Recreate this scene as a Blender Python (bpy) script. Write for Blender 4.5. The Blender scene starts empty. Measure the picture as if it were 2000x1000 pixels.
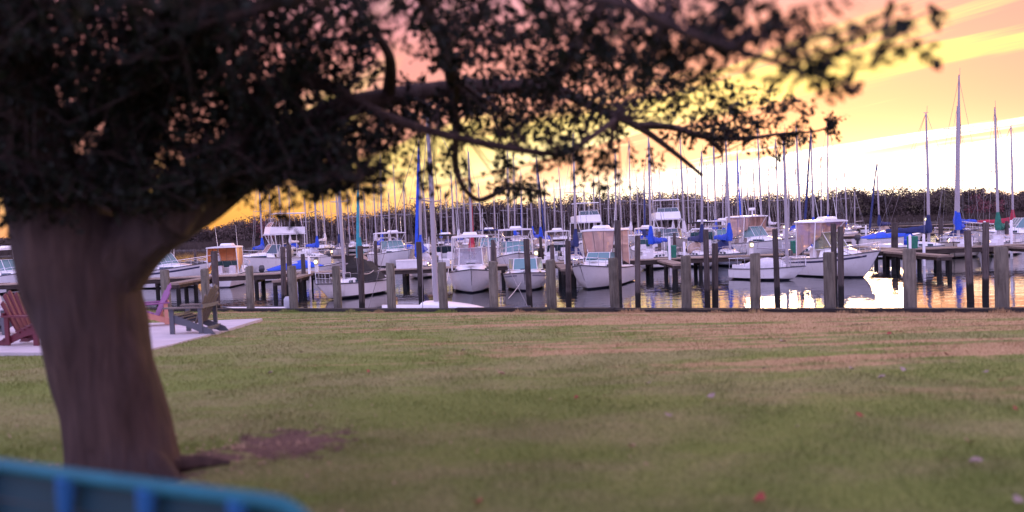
import bpy, math, random
import numpy as np
from mathutils import Vector, Matrix

random.seed(7); rng = np.random.default_rng(7)
sc = bpy.context.scene
col = sc.collection
R = math.radians

# ------------------------------------------------------------------ camera
EYE = Vector((0, 0, 3.75)); F = 1500.0
PITCH = math.atan(63 / F); ROLL = R(-2.2)
CAMR = Matrix.Rotation(math.pi / 2 - PITCH, 3, 'X') @ Matrix.Rotation(ROLL, 3, 'Z')
cam_d = bpy.data.cameras.new('camera'); cam = bpy.data.objects.new('camera', cam_d); col.objects.link(cam)
cam.matrix_world = Matrix.Translation(EYE) @ CAMR.to_4x4()
cam_d.sensor_width = 36; cam_d.lens = 27; cam_d.clip_end = 6000; cam_d.clip_start = 0.05
cam_d.dof.use_dof = True; cam_d.dof.focus_distance = 40; cam_d.dof.aperture_fstop = 0.68
sc.camera = cam

# ------------------------------------------------------------------ world, sun, exposure
SUN_AZ, SUN_EL = R(22.0), R(4.0)          # azimuth to the right of +Y
sun_dir = Vector((math.sin(SUN_AZ) * math.cos(SUN_EL), math.cos(SUN_AZ) * math.cos(SUN_EL), math.sin(SUN_EL)))
sc.view_settings.view_transform = 'Standard'; sc.view_settings.look = 'None'
sc.view_settings.exposure = 1.14; sc.view_settings.gamma = 1.0; sc.view_settings.use_curve_mapping = False
sc.render.engine = 'CYCLES'
sc.cycles.use_denoising = True
sc.cycles.max_bounces = 8; sc.cycles.transparent_max_bounces = 12
sc.cycles.sample_clamp_indirect = 8.0

world = bpy.data.worlds.new('World'); sc.world = world; world.use_nodes = True
nt = world.node_tree; nt.nodes.clear()

class NG:
    """small helper that chains shader nodes"""
    def __init__(s, nt): s.nt = nt
    def n(s, t, **kw):
        nd = s.nt.nodes.new(t)
        for k, v in kw.items(): setattr(nd, k, v)
        return nd
    def set(s, sock, v):
        if hasattr(v, 'is_linked') or isinstance(v, bpy.types.NodeSocket): s.nt.links.new(v, sock)
        else: sock.default_value = v
    def m(s, op, a, b=0.0, c=0.0, clamp=False):
        nd = s.n('ShaderNodeMath', operation=op, use_clamp=clamp)
        s.set(nd.inputs[0], a); s.set(nd.inputs[1], b); s.set(nd.inputs[2], c); return nd.outputs[0]
    def dot(s, a, b):
        nd = s.n('ShaderNodeVectorMath', operation='DOT_PRODUCT'); s.set(nd.inputs[0], a); s.set(nd.inputs[1], b); return nd.outputs['Value']
    def mix(s, f, a, b, blend='MIX'):
        nd = s.n('ShaderNodeMix', data_type='RGBA', blend_type=blend); nd.clamp_factor = True
        s.set(nd.inputs[0], f); s.set(nd.inputs[6], a); s.set(nd.inputs[7], b); return nd.outputs[2]
    def ramp(s, f, stops, interp='LINEAR'):
        nd = s.n('ShaderNodeValToRGB'); cr = nd.color_ramp; cr.interpolation = interp
        while len(cr.elements) < len(stops): cr.elements.new(0.5)
        for e, (p, c) in zip(cr.elements, stops):
            e.position = p; e.color = (*c, 1) if len(c) == 3 else c
        s.set(nd.inputs[0], f); return nd.outputs[0]
    def maprange(s, v, a, b, c=0.0, d=1.0, smooth=True):
        nd = s.n('ShaderNodeMapRange', interpolation_type='SMOOTHSTEP' if smooth else 'LINEAR')
        s.set(nd.inputs[0], v)
        for i, x in enumerate((a, b, c, d)): nd.inputs[i + 1].default_value = x
        return nd.outputs[0]
    def noise(s, vec, scale, detail=4, rough=0.55, dist=0.0, lac=2.0):
        nd = s.n('ShaderNodeTexNoise'); s.set(nd.inputs['Vector'], vec)
        nd.inputs['Scale'].default_value = scale; nd.inputs['Detail'].default_value = detail
        nd.inputs['Roughness'].default_value = rough; nd.inputs['Distortion'].default_value = dist
        return nd.outputs['Fac']
    def mapping(s, vec, loc=(0, 0, 0), rot=(0, 0, 0), scale=(1, 1, 1)):
        nd = s.n('ShaderNodeMapping'); s.set(nd.inputs[0], vec)
        nd.inputs[1].default_value = loc; nd.inputs[2].default_value = rot; nd.inputs[3].default_value = scale
        return nd.outputs[0]

def build_sky():
    g = NG(nt)
    tc = g.n('ShaderNodeTexCoord').outputs['Generated']
    nrm = g.n('ShaderNodeVectorMath', operation='NORMALIZE'); g.set(nrm.inputs[0], tc); d = nrm.outputs[0]
    sep = g.n('ShaderNodeSeparateXYZ'); g.set(sep.inputs[0], d)
    z = sep.outputs[2]
    fwd = (math.sin(SUN_AZ), math.cos(SUN_AZ), 0); right = (math.cos(SUN_AZ), -math.sin(SUN_AZ), 0)
    s = g.dot(d, fwd); u = g.dot(d, right)
    zc = g.m('MAXIMUM', z, 0.0)
    # clear-air colour on the sunset side and on the far side, by elevation
    A = g.ramp(zc, [(0, (.54, .20, .045)), (.05, (.55, .29, .065)), (.12, (.54, .38, .12)), (.19, (.54, .40, .14)),
                    (.26, (.52, .31, .20)), (.36, (.48, .28, .37)), (.55, (.55, .44, .72)), (1, (.58, .54, .96))])
    B = g.ramp(zc, [(0, (.54, .50, 1.05)), (.12, (.72, .65, 1.48)), (.3, (.64, .62, 1.44)), (.6, (.58, .56, 1.08)), (1, (.58, .54, .96))])
    side = g.maprange(s, -0.25, 0.70)
    base = g.mix(side, B, A)
    # streaked cloud sheet seen in perspective
    den = g.m('ADD', zc, 0.055)
    cx = g.m('DIVIDE', sep.outputs[0], den); cy = g.m('DIVIDE', sep.outputs[1], den)
    cv = g.n('ShaderNodeCombineXYZ'); g.set(cv.inputs[0], cx); g.set(cv.inputs[1], cy)
    v1 = g.mapping(g.mapping(cv.outputs[0], rot=(0, 0, R(-118))), loc=(4.3, 2.4, 0), scale=(.13, .85, 1))
    n1 = g.noise(v1, .95, 6, .55, .9)
    v2 = g.mapping(g.mapping(cv.outputs[0], rot=(0, 0, R(-116))), loc=(3, 8, 0), scale=(.06, .38, 1))
    n2 = g.noise(v2, 1.2, 3, .45, .5)
    c = g.m('ADD', g.m('MULTIPLY', n1, .60), g.m('MULTIPLY', n2, .50))
    c = g.m('ADD', c, g.maprange(zc, .10, .25, 0.0, .07))
    cmask = g.maprange(c, .50, .575)
    hi = g.maprange(zc, .03, .075)
    cl_sun = g.ramp(zc, [(0, (.52, .24, .11)), (.12, (.49, .165, .165)), (.22, (.48, .145, .160)), (.30, (.47, .20, .28)), (.45, (.50, .30, .42)), (1, (.60, .52, .88))])
    cl_far = g.ramp(zc, [(0, (.62, .42, .60)), (.3, (.74, .55, .84)), (1, (.66, .55, .90))])
    cloud = g.mix(side, cl_far, cl_sun)
    skyc = g.mix(g.m('MULTIPLY', g.m('MULTIPLY', cmask, hi), .95), base, cloud)
    # lit gaps between the streaks, yellow near the sun
    gap = g.m('MULTIPLY', g.maprange(c, .565, .47), g.maprange(s, .70, .95))
    gap = g.m('MULTIPLY', gap, g.maprange(zc, .40, .22))
    skyc = g.mix(g.m('MULTIPLY', gap, .8), skyc, (.54, .44, .15, 1))
    dim = g.n('ShaderNodeVectorMath', operation='SCALE'); g.set(dim.inputs[0], skyc); g.set(dim.inputs['Scale'], g.m('SUBTRACT', 1.0, g.m('MULTIPLY', side, .11))); skyc = dim.outputs[0]
    # glow of the sun behind thin cloud
    def gauss(cu, cz, su, sz):
        a = g.m('DIVIDE', g.m('SUBTRACT', u, cu), su); b = g.m('DIVIDE', g.m('SUBTRACT', z, cz), sz)
        q = g.m('ADD', g.m('MULTIPLY', a, a), g.m('MULTIPLY', b, b))
        e = g.m('EXPONENT', g.m('MULTIPLY', q, -1.0))
        return g.m('MULTIPLY', e, g.maprange(s, 0.0, .4))
    soft = g.m('SUBTRACT', 1.3, g.m('MULTIPLY', g.m('MULTIPLY', cmask, hi), 1.15))
    gl = g.m('MULTIPLY', gauss(.03, .052, .30, .044), soft)
    gl2 = gauss(-.25, .05, .55, .13)
    def scalec(fac, colr):
        nd = g.n('ShaderNodeVectorMath', operation='SCALE'); nd.inputs[0].default_value = colr; g.set(nd.inputs['Scale'], fac); return nd.outputs[0]
    def add(a, b):
        nd = g.n('ShaderNodeVectorMath', operation='ADD'); g.set(nd.inputs[0], a); g.set(nd.inputs[1], b); return nd.outputs[0]
    tot = add(skyc, scalec(gl, (1.2, 1.3, 1.25)))
    tot = add(tot, scalec(gl2, (.04, .03, .0)))
    nish = g.n('ShaderNodeTexSky'); nish.sky_type = 'NISHITA'; nish.sun_disc = False
    nish.sun_elevation = SUN_EL; nish.sun_rotation = SUN_AZ; nish.air_density = 1.4; nish.dust_density = 2.0
    nsc = g.n('ShaderNodeVectorMath', operation='SCALE'); g.set(nsc.inputs[0], nish.outputs[0]); nsc.inputs['Scale'].default_value = .015
    tot = add(scalec_in(g, tot, SKY_MULT), nsc.outputs[0])
    bg = g.n('ShaderNodeBackground'); g.set(bg.inputs[0], tot); bg.inputs[1].default_value = 1.0
    out = g.n('ShaderNodeOutputWorld'); g.set(out.inputs[0], bg.outputs[0])
SKY_MULT = 1.0
def scalec_in(g, v, f):
    nd = g.n('ShaderNodeVectorMath', operation='SCALE'); g.set(nd.inputs[0], v); nd.inputs['Scale'].default_value = f; return nd.outputs[0]
build_sky()

sun_d = bpy.data.lights.new('sun', 'SUN'); sun_d.energy = 0.9; sun_d.angle = R(11); sun_d.color = (1, .62, .33)
sun = bpy.data.objects.new('sun', sun_d); col.objects.link(sun)
sun.rotation_euler = sun_dir.to_track_quat('Z', 'Y').to_euler()

# ------------------------------------------------------------------ pixel <-> place helpers (2000 x 1000 photo pixels)
def ray(px, py):
    return CAMR @ Vector(((px - 1000) / F, -(py - 500) / F, -1))
def at(px, py, D):
    d = ray(px, py); return EYE + d * (D / d.y)
def onz(px, py, z=0.0):
    d = ray(px, py); return EYE + d * ((z - EYE.z) / d.z)
def wall_y(x): return 22.72 - 0.3462 * x
CAPZ = 1.15
def lawn_z(x, y):
    t = min(max(y / wall_y(x), 0.0), 1.0)
    h = 1.55 + 1.05 * t ** 1.5
    w = (1 - t) * t
    return EYE.z - h + w * .10 * math.sin(x * .45 + 1) * math.sin(y * .38) - .03 * t
def onlawn(px, py):
    d = ray(px, py); y = .5
    while y < 60:
        p = EYE + d * (y / d.y)
        if p.z <= lawn_z(p.x, p.y): return Vector((p.x, p.y, lawn_z(p.x, p.y)))
        y += .02
    return p

# ------------------------------------------------------------------ mesh builder
class MB:
    def __init__(s): s.v = []; s.f = []
    def add(s, vs, fs):
        o = len(s.v); s.v += [tuple(v) for v in vs]; s.f += [tuple(i + o for i in f) for f in fs]; return s
    def box(s, c, d, rx=0, ry=0, rz=0, taper=1.0):
        x, y, z = d[0] / 2, d[1] / 2, d[2] / 2
        M = Matrix.Rotation(rz, 3, 'Z') @ Matrix.Rotation(ry, 3, 'Y') @ Matrix.Rotation(rx, 3, 'X')
        vs = []
        for k in (-1, 1):
            t = taper if k == 1 else 1
            for a, b in ((-1, -1), (1, -1), (1, 1), (-1, 1)):
                vs.append(M @ Vector((a * x * t, b * y * t, k * z)) + Vector(c))
        return s.add(vs, [(3, 2, 1, 0), (4, 5, 6, 7), (0, 1, 5, 4), (1, 2, 6, 5), (2, 3, 7, 6), (3, 0, 4, 7)])
    def loft(s, rings, closed=True, cap0=True, cap1=True):
        n = len(rings[0]); o = len(s.v)
        for r in rings: s.v += [tuple(p) for p in r]
        m = n if closed else n - 1
        for i in range(len(rings) - 1):
            for j in range(m):
                a = o + i * n + j; b = o + i * n + (j + 1) % n
                s.f.append((a, b, b + n, a + n))
        if cap0: s.f.append(tuple(o + j for j in reversed(range(n))))
        if cap1: s.f.append(tuple(o + (len(rings) - 1) * n + j for j in range(n)))
        return s
    def tube(s, pts, r, n=6, caps=True):
        pts = [Vector(p) for p in pts]
        rr = r if isinstance(r, (list, tuple)) else [r] * len(pts)
        rings = []; ref = Vector((0, 0, 1))
        for i, p in enumerate(pts):
            t = (pts[min(i + 1, len(pts) - 1)] - pts[max(i - 1, 0)]).normalized()
            if abs(t.dot(ref)) > .95: ref = Vector((1, 0, 0)) if abs(t.x) < .9 else Vector((0, 1, 0))
            a = t.cross(ref).normalized(); b = a.cross(t).normalized()
            ref = b
            rings.append([p + (a * math.cos(2 * math.pi * k / n) + b * math.sin(2 * math.pi * k / n)) * rr[i] for k in range(n)])
        return s.loft(rings, cap0=caps, cap1=caps)
    def quad(s, a, b, c, d): return s.add([a, b, c, d], [(0, 1, 2, 3)])
    def plate(s, pts, off):
        """a flat outline given thickness by the offset vector"""
        n = len(pts); off = Vector(off)
        vs = [Vector(p) for p in pts] + [Vector(p) + off for p in pts]
        fs = [tuple(reversed(range(n))), tuple(range(n, 2 * n))] + [(i, (i + 1) % n, (i + 1) % n + n, i + n) for i in range(n)]
        return s.add(vs, fs)
    def mesh(s, name, mat, smooth=False):
        me = bpy.data.meshes.new(name); me.from_pydata(s.v, [], s.f); me.validate(); me.update()
        import bmesh
        bm = bmesh.new(); bm.from_mesh(me); bmesh.ops.recalc_face_normals(bm, faces=bm.faces); bm.to_mesh(me); bm.free()
        if mat: me.materials.append(mat)
        if smooth:
            me.polygons.foreach_set('use_smooth', [True] * len(me.polygons))
            try: me.set_sharp_from_angle(angle=R(40))
            except Exception: pass
        return me
    def build(s, name, mat, parent=None, smooth=False, loc=None):
        return link(name, s.mesh(name, mat, smooth), parent, loc)

def link(name, me, parent=None, loc=None):
    o = bpy.data.objects.new(name, me); col.objects.link(o)
    if parent: o.parent = parent
    if loc is not None: o.location = loc
    return o
def tag(o, label=None, cat=None, group=None, kind=None):
    for k, v in (('label', label), ('category', cat), ('group', group), ('kind', kind)):
        if v: o[k] = v
    return o
def empty(name, loc, rz=0, label=None, cat=None, group=None):
    o = bpy.data.objects.new(name, None); col.objects.link(o); o.location = loc; o.rotation_euler = (0, 0, rz)
    o.empty_display_size = .2
    return tag(o, label, cat, group)
def np_mesh(name, V, Fc, mat, smooth=False):
    V = np.asarray(V, np.float32); Fc = np.asarray(Fc, np.int32); k = Fc.shape[1]
    me = bpy.data.meshes.new(name); me.vertices.add(len(V)); me.vertices.foreach_set('co', V.ravel())
    me.loops.add(Fc.size); me.loops.foreach_set('vertex_index', Fc.ravel())
    me.polygons.add(len(Fc)); me.polygons.foreach_set('loop_start', np.arange(0, Fc.size, k, dtype=np.int32))
    me.update(calc_edges=True); me.materials.append(mat)
    if smooth: me.polygons.foreach_set('use_smooth', np.ones(len(Fc), bool))
    return me
def spline(pts, n=6):
    P = [Vector(p) for p in pts]; out = []
    for i in range(len(P) - 1):
        a = P[max(i - 1, 0)]; b = P[i]; c = P[i + 1]; d = P[min(i + 2, len(P) - 1)]
        for k in range(n):
            t = k / n
            out.append(.5 * ((2 * b) + (c - a) * t + (2 * a - 5 * b + 4 * c - d) * t * t + (3 * b - a - 3 * c + d) * t ** 3))
    out.append(P[-1]); return out

# ------------------------------------------------------------------ materials
MATS = {}
def mat(name, c, rough=.6, metal=0, var=.12, scale=3.0, bump=0.0, bscale=None, stretch=(1, 1, 1), c2=None, coat=0, emit=None, spec=.5):
    if name in MATS: return MATS[name]
    m = bpy.data.materials.new(name); m.use_nodes = True; MATS[name] = m
    g = NG(m.node_tree); b = m.node_tree.nodes['Principled BSDF']
    tc = g.n('ShaderNodeTexCoord').outputs['Object']
    vec = g.mapping(tc, scale=stretch)
    n = g.noise(vec, scale, 5, .6)
    d = tuple(x * (1 - var) for x in c) if c2 is None else c2
    l = tuple(min(1, x * (1 + var * .6)) for x in c)
    colr = g.ramp(n, [(.3, d), (.7, l)])
    g.set(b.inputs['Base Color'], colr)
    b.inputs['Roughness'].default_value = rough; b.inputs['Metallic'].default_value = metal
    b.inputs['Coat Weight'].default_value = coat; b.inputs['Specular IOR Level'].default_value = spec
    if bump:
        bp = g.n('ShaderNodeBump'); bp.inputs['Strength'].default_value = 1.0; bp.inputs['Distance'].default_value = bump
        nb = g.noise(vec, bscale or scale * 3, 5, .65); g.set(bp.inputs['Height'], nb); g.set(b.inputs['Normal'], bp.outputs[0])
    if emit:
        b.inputs['Emission Color'].default_value = (*emit[0], 1); b.inputs['Emission Strength'].default_value = emit[1]
    return m

def hull_mat(name, c, anti=(.03, .03, .05), stripe=None):
    """gelcoat above a band of dark bottom paint"""
    if name in MATS: return MATS[name]
    m = mat(name, c, .28, var=.06, scale=1.2, coat=.3)
    g = NG(m.node_tree); b = m.node_tree.nodes['Principled BSDF']
    src = b.inputs['Base Color'].links[0].from_socket
    tc = g.n('ShaderNodeTexCoord').outputs['Object']; sp = g.n('ShaderNodeSeparateXYZ'); g.set(sp.inputs[0], tc)
    f = g.maprange(sp.outputs[2], .085, .095)
    # scum and rust streaks running down the topsides
    st = g.noise(g.mapping(tc, scale=(3.0, 3.0, .25)), 2.0, 4, .6)
    src = g.mix(g.m('MULTIPLY', g.maprange(st, .56, .75), .28), src, (c[0] * .55, c[1] * .48, c[2] * .38, 1))
    colr = g.mix(f, (*anti, 1), src)
    g.set(b.inputs['Base Color'], colr); return m

M_white = mat('gelcoat_white', (.78, .77, .76), .3, var=.07, scale=1.5, coat=.25)
M_deck = mat('deck_white', (.72, .71, .69), .55, var=.10, scale=2.5)
M_hull = hull_mat('hull_white', (.78, .76, .75))
M_hull2 = hull_mat('hull_cream', (.74, .68, .58), (.05, .02, .02))
M_hullb = hull_mat('hull_navy', (.022, .025, .045), (.06, .02, .02))
M_hullg = hull_mat('hull_grey', (.50, .52, .58), (.02, .02, .02))
M_hull3 = hull_mat('hull_white_blue_bottom', (.80, .79, .78), (.03, .07, .22))
M_rub = mat('rub_rail_dark', (.06, .06, .07), .5)
M_stripe = mat('hull_stripe_navy', (.04, .04, .09), .4)
M_alu = mat('mast_aluminium', (.36, .33, .35), .5, .0, var=.10, scale=1.2, stretch=(1, 1, .2))
M_steel = mat('stainless_rail', (.72, .71, .72), .22, .9)
M_wire = mat('rigging_wire', (.25, .24, .25), .4, .6)
M_blue = mat('canvas_royal_blue', (.012, .075, .55), .75, var=.3, scale=4, bump=.03, bscale=6)
M_navy = mat('canvas_navy', (.02, .03, .12), .8, var=.3, scale=4, bump=.03, bscale=6)
M_teal = mat('canvas_teal', (.02, .26, .30), .8, var=.3, scale=4, bump=.03, bscale=6)
M_green = mat('canvas_green', (.02, .17, .11), .8, var=.3, scale=4, bump=.03, bscale=6)
M_red = mat('canvas_crimson', (.42, .03, .06), .8, var=.3, scale=4, bump=.03, bscale=6)
M_tan = mat('canvas_tan', (.50, .36, .27), .85, var=.25, scale=4, bump=.03, bscale=6)
M_black = mat('canvas_black', (.018, .017, .016), .85, var=.3, scale=4, bump=.04, bscale=5)
M_cwhite = mat('canvas_white', (.66, .63, .64), .85, var=.15, scale=4, bump=.03, bscale=6)
def clear(name, tint, film, amt, rough=.15):
    m = mat(name, film, rough, var=.15, scale=2.5); g = NG(m.node_tree); o = m.node_tree.nodes['Material Output']; b = m.node_tree.nodes['Principled BSDF']
    tr = g.n('ShaderNodeBsdfTransparent'); tr.inputs[0].default_value = (*tint, 1); mx = g.n('ShaderNodeMixShader'); mx.inputs[0].default_value = amt
    g.set(mx.inputs[1], tr.outputs[0]); g.set(mx.inputs[2], b.outputs[0]); g.set(o.inputs[0], mx.outputs[0]); return m
M_enc = clear('clear_vinyl_peach_glow', (1, .84, .72), (.66, .50, .45), .42, .3)  # clear vinyl; the low sun's peach glow is painted into film and tint
M_glass = mat('tinted_glass', (.035, .06, .075), .06, var=.1, spec=.8)
M_glassg = mat('green_glass', (.09, .20, .21), .07, var=.1, spec=.8)
M_eng = mat('outboard_cowl', (.03, .03, .035), .3, coat=.4)
M_engw = mat('outboard_cowl_grey', (.42, .43, .47), .3, coat=.4)
M_lamp = mat('dock_lamp_lens', (.8, .8, .5), .4, emit=((1.0, .88, .35), 2.2))
M_lampbox = mat('dock_lamp_housing', (.50, .46, .30), .5)
M_post = mat('pvc_white', (.74, .73, .75), .4, var=.08)
M_rope = mat('rope', (.55, .50, .45), .9)

def wood(name, c, c2, bump=.02, grain=(6, 6, .5), wet=None):
    if name in MATS: return MATS[name]
    m = bpy.data.materials.new(name); m.use_nodes = True; MATS[name] = m
    g = NG(m.node_tree); b = m.node_tree.nodes['Principled BSDF']
    tc = g.n('ShaderNodeTexCoord').outputs['Object']
    oi = g.n('ShaderNodeObjectInfo').outputs['Random']
    off = g.n('ShaderNodeVectorMath', operation='ADD'); g.set(off.inputs[0], tc)
    cb = g.n('ShaderNodeCombineXYZ'); g.set(cb.inputs[0], g.m('MULTIPLY', oi, 37.0)); g.set(cb.inputs[2], g.m('MULTIPLY', oi, 11.0)); g.set(off.inputs[1], cb.outputs[0])
    v = g.mapping(off.outputs[0], scale=grain)
    n1 = g.noise(v, 2.5, 6, .7, .6); n2 = g.noise(off.outputs[0], 1.6, 4, .6)
    colr = g.ramp(n1, [(.32, c2), (.5, c), (.72, tuple(min(1, x * 1.45) for x in c))])
    colr = g.mix(g.m('MULTIPLY', g.maprange(n2, .48, .72), .55), colr, (*[x * .55 for x in c2], 1))
    tint = g.m('ADD', .75, g.m('MULTIPLY', oi, .5))
    mul = g.n('ShaderNodeVectorMath', operation='SCALE'); g.set(mul.inputs[0], colr); g.set(mul.inputs['Scale'], tint)
    colr = mul.outputs[0]
    if wet is not None:        # tide stain: dark, wet, weed-grown foot above the water
        sp = g.n('ShaderNodeSeparateXYZ'); ps = g.n('ShaderNodeNewGeometry').outputs['Position']; g.set(sp.inputs[0], ps)
        hz = g.m('ADD', sp.outputs[2], g.m('MULTIPLY', n1, .5))
        colr = g.mix(g.maprange(hz, wet + .15, wet + .30), (.018, .016, .014, 1), colr)
    g.set(b.inputs['Base Color'], colr); b.inputs['Roughness'].default_value = .85; b.inputs['Specular IOR Level'].default_value = .25
    bp = g.n('ShaderNodeBump'); bp.inputs['Distance'].default_value = bump; bp.inputs['Strength'].default_value = 1
    g.set(bp.inputs['Height'], n1); g.set(b.inputs['Normal'], bp.outputs[0])
    return m
M_pile = wood('weathered_pile', (.150, .138, .112), (.070, .062, .052), .03)
M_slim = wood('creosoted_pile', (.085, .068, .062), (.035, .028, .026), .03, wet=.75)
M_plank = wood('dock_timber', (.27, .21, .165), (.13, .095, .075), .02, grain=(.5, 6, 6))
M_beam = wood('dock_beam_dark', (.055, .042, .036), (.02, .016, .014), .02, grain=(.5, 6, 6))
M_cap = wood('seawall_cap', (.030, .027, .026), (.012, .011, .011), .02, grain=(.6, 6, 6))
M_sheet = wood('seawall_sheeting', (.07, .055, .045), (.03, .025, .02), .02)

# ------------------------------------------------------------------ the ground: lawn, water, far shore
def lawn_material():
    m = bpy.data.materials.new('autumn_lawn'); m.use_nodes = True
    g = NG(m.node_tree); b = m.node_tree.nodes['Principled BSDF']
    P = g.n('ShaderNodeNewGeometry').outputs['Position']
    P2 = g.mapping(P, scale=(1, 1, 0))
    fine = g.noise(P2, 26, 5, .7); mid = g.noise(P2, 2.6, 4, .6); big = g.noise(g.mapping(P2, scale=(.35, 1, 1)), .75, 4, .6, .5)
    streak = g.noise(g.mapping(P2, rot=(0, 0, R(-9)), scale=(.10, 1.0, 1)), 1.25, 5, .62, .5)
    green = g.ramp(fine, [(.25, (.085, .105, .028)), (.5, (.168, .215, .050)), (.75, (.27, .30, .085))])
    olive = g.ramp(fine, [(.25, (.13, .125, .048)), (.5, (.235, .232, .090)), (.75, (.34, .32, .15))])
    tan = g.ramp(fine, [(.25, (.21, .130, .062)), (.5, (.40, .265, .135)), (.75, (.52, .37, .21))])
    sp = g.n('ShaderNodeSeparateXYZ'); g.set(sp.inputs[0], P)
    x, y = sp.outputs[0], sp.outputs[1]
    wallf = g.m('ADD', y, g.m('MULTIPLY', x, .3462))           # ~22.7 at the seawall
    c = g.mix(g.maprange(g.m('ADD', big, g.m('MULTIPLY', mid, .35)), .56, .82), green, olive)
    dry = g.m('ADD', streak, g.m('MULTIPLY', g.m('SUBTRACT', mid, .5), .25))
    dry = g.m('ADD', dry, g.m('MULTIPLY', g.m('SUBTRACT', wallf, 15.0), .008))
    dry = g.m('ADD', dry, g.m('MULTIPLY', g.m('MAXIMUM', g.m('MINIMUM', x, 6.0), -5.0), .013))
    c = g.mix(g.m('MULTIPLY', g.maprange(dry, .49, .61), g.maprange(wallf, 7.0, 11.5)), c, tan)
    # dark weedy scuffs
    dk = g.noise(g.mapping(P2, loc=(5, 2, 0), scale=(.28, 1.2, 1)), 1.5, 5, .7, .8)
    c = g.mix(g.m('MULTIPLY', g.m('MULTIPLY', g.maprange(dk, .60, .69), g.maprange(wallf, 13, 18)), .85), c, (.030, .034, .020, 1))
    # bare earth worn between the roots
    def spot(cx, cy, sx, sy):
        a = g.m('DIVIDE', g.m('SUBTRACT', x, cx), sx); bb = g.m('DIVIDE', g.m('SUBTRACT', y, cy), sy)
        return g.m('SUBTRACT', 1.0, g.m('SQRT', g.m('ADD', g.m('MULTIPLY', a, a), g.m('MULTIPLY', bb, bb))))
    q = onlawn(560, 868); s1 = spot(q.x, q.y, .66, .62); q2 = onlawn(400, 895); s2 = spot(q2.x, q2.y, .5, .3)
    q3 = onlawn(250, 930); s3 = spot(q3.x, q3.y, .75, .6)
    sm = g.m('ADD', g.m('MAXIMUM', g.m('MAXIMUM', s1, s2), s3), g.m('MULTIPLY', g.m('SUBTRACT', g.noise(P2, 4.5, 5, .7), .5), 2.6))
    earth = g.ramp(fine, [(.25, (.07, .042, .034)), (.6, (.16, .098, .080)), (.8, (.22, .15, .12))])
    c = g.mix(g.maprange(sm, .08, .5), c, earth)
    g.set(b.inputs['Base Color'], c); b.inputs['Roughness'].default_value = .9; b.inputs['Specular IOR Level'].default_value = .15
    bp = g.n('ShaderNodeBump'); bp.inputs['Distance'].default_value = .03; g.set(bp.inputs['Height'], g.m('ADD', fine, g.m('MULTIPLY', mid, .8)))
    g.set(b.inputs['Normal'], bp.outputs[0])
    return m
M_lawn = lawn_material()

xs = np.linspace(-42, 42, 169); ts = np.concatenate([np.linspace(-1.2, 0, 12)[:-1], np.linspace(0, 1, 130)])
V = []; Fc = []
for j, t in enumerate(ts):
    for x in xs:
        y = t * wall_y(x) if t > 0 else t * 25
        V.append((x, y, lawn_z(x, y)))
nx = len(xs)
for j in range(len(ts) - 1):
    for i in range(nx - 1): Fc.append((j * nx + i, j * nx + i + 1, (j + 1) * nx + i + 1, (j + 1) * nx + i))
lawn = link('lawn', np_mesh('lawn', V, Fc, M_lawn, True)); tag(lawn, kind='structure')

def water_material():
    m = bpy.data.materials.new('harbour_water'); m.use_nodes = True
    g = NG(m.node_tree); b = m.node_tree.nodes['Principled BSDF']
    P = g.n('ShaderNodeNewGeometry').outputs['Position']
    b.inputs['Base Color'].default_value = (.012, .016, .018, 1); b.inputs['Roughness'].default_value = .025; b.inputs['IOR'].default_value = 1.6
    n1 = g.noise(g.mapping(P, rot=(0, 0, R(14)), scale=(.55, 1, 1)), 1.1, 3, .5, .4)
    n2 = g.noise(g.mapping(P, rot=(0, 0, R(-20)), scale=(.7, 1, 1)), 4.2, 2, .5, .3)
    n3 = g.noise(g.mapping(P, scale=(.3, 1, 1)), .22, 3, .5)
    h = g.m('ADD', g.m('MULTIPLY', n1, .017), g.m('MULTIPLY', n2, .006))
    h = g.m('MULTIPLY', h, g.maprange(n3, .3, .7, .45, 1.3))
    bp = g.n('ShaderNodeBump'); bp.inputs['Distance'].default_value = 1.0; bp.inputs['Strength'].default_value = 1.0
    g.set(bp.inputs['Height'], h); g.set(b.inputs['Normal'], bp.outputs[0])
    return m
wm = MB().quad((-1500, 4, 0), (1500, 4, 0), (1500, 2500, 0), (-1500, 2500, 0))
tag(wm.build('water', water_material()), kind='structure')
M_marsh = mat('marsh_ground', (.05, .04, .034), .95, scale=.2)
sh = MB(); edge = []
for i in range(81):
    x = -400 + 10 * i
    y = 178 + 12 * math.sin(x * .021) + 5 * math.sin(x * .09) + (40 if x < -90 else 40 * max(0, (-40 - x)) / 50)
    edge.append((x, y))
rings = [[(x, y, -.3) for x, y in edge], [(x, y + 2, .25) for x, y in edge], [(x, y + 60, 1.2) for x, y in edge], [(x * 4, 2600, 4) for x, y in edge]]
sh.loft(rings, closed=False, cap0=False, cap1=False)
tag(sh.build('far_shore', M_marsh), kind='structure')
def shore_y(x):
    return 178 + 12 * math.sin(x * .021) + 5 * math.sin(x * .09) + (40 if x < -90 else 40 * max(0, (-40 - x)) / 50)

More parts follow.
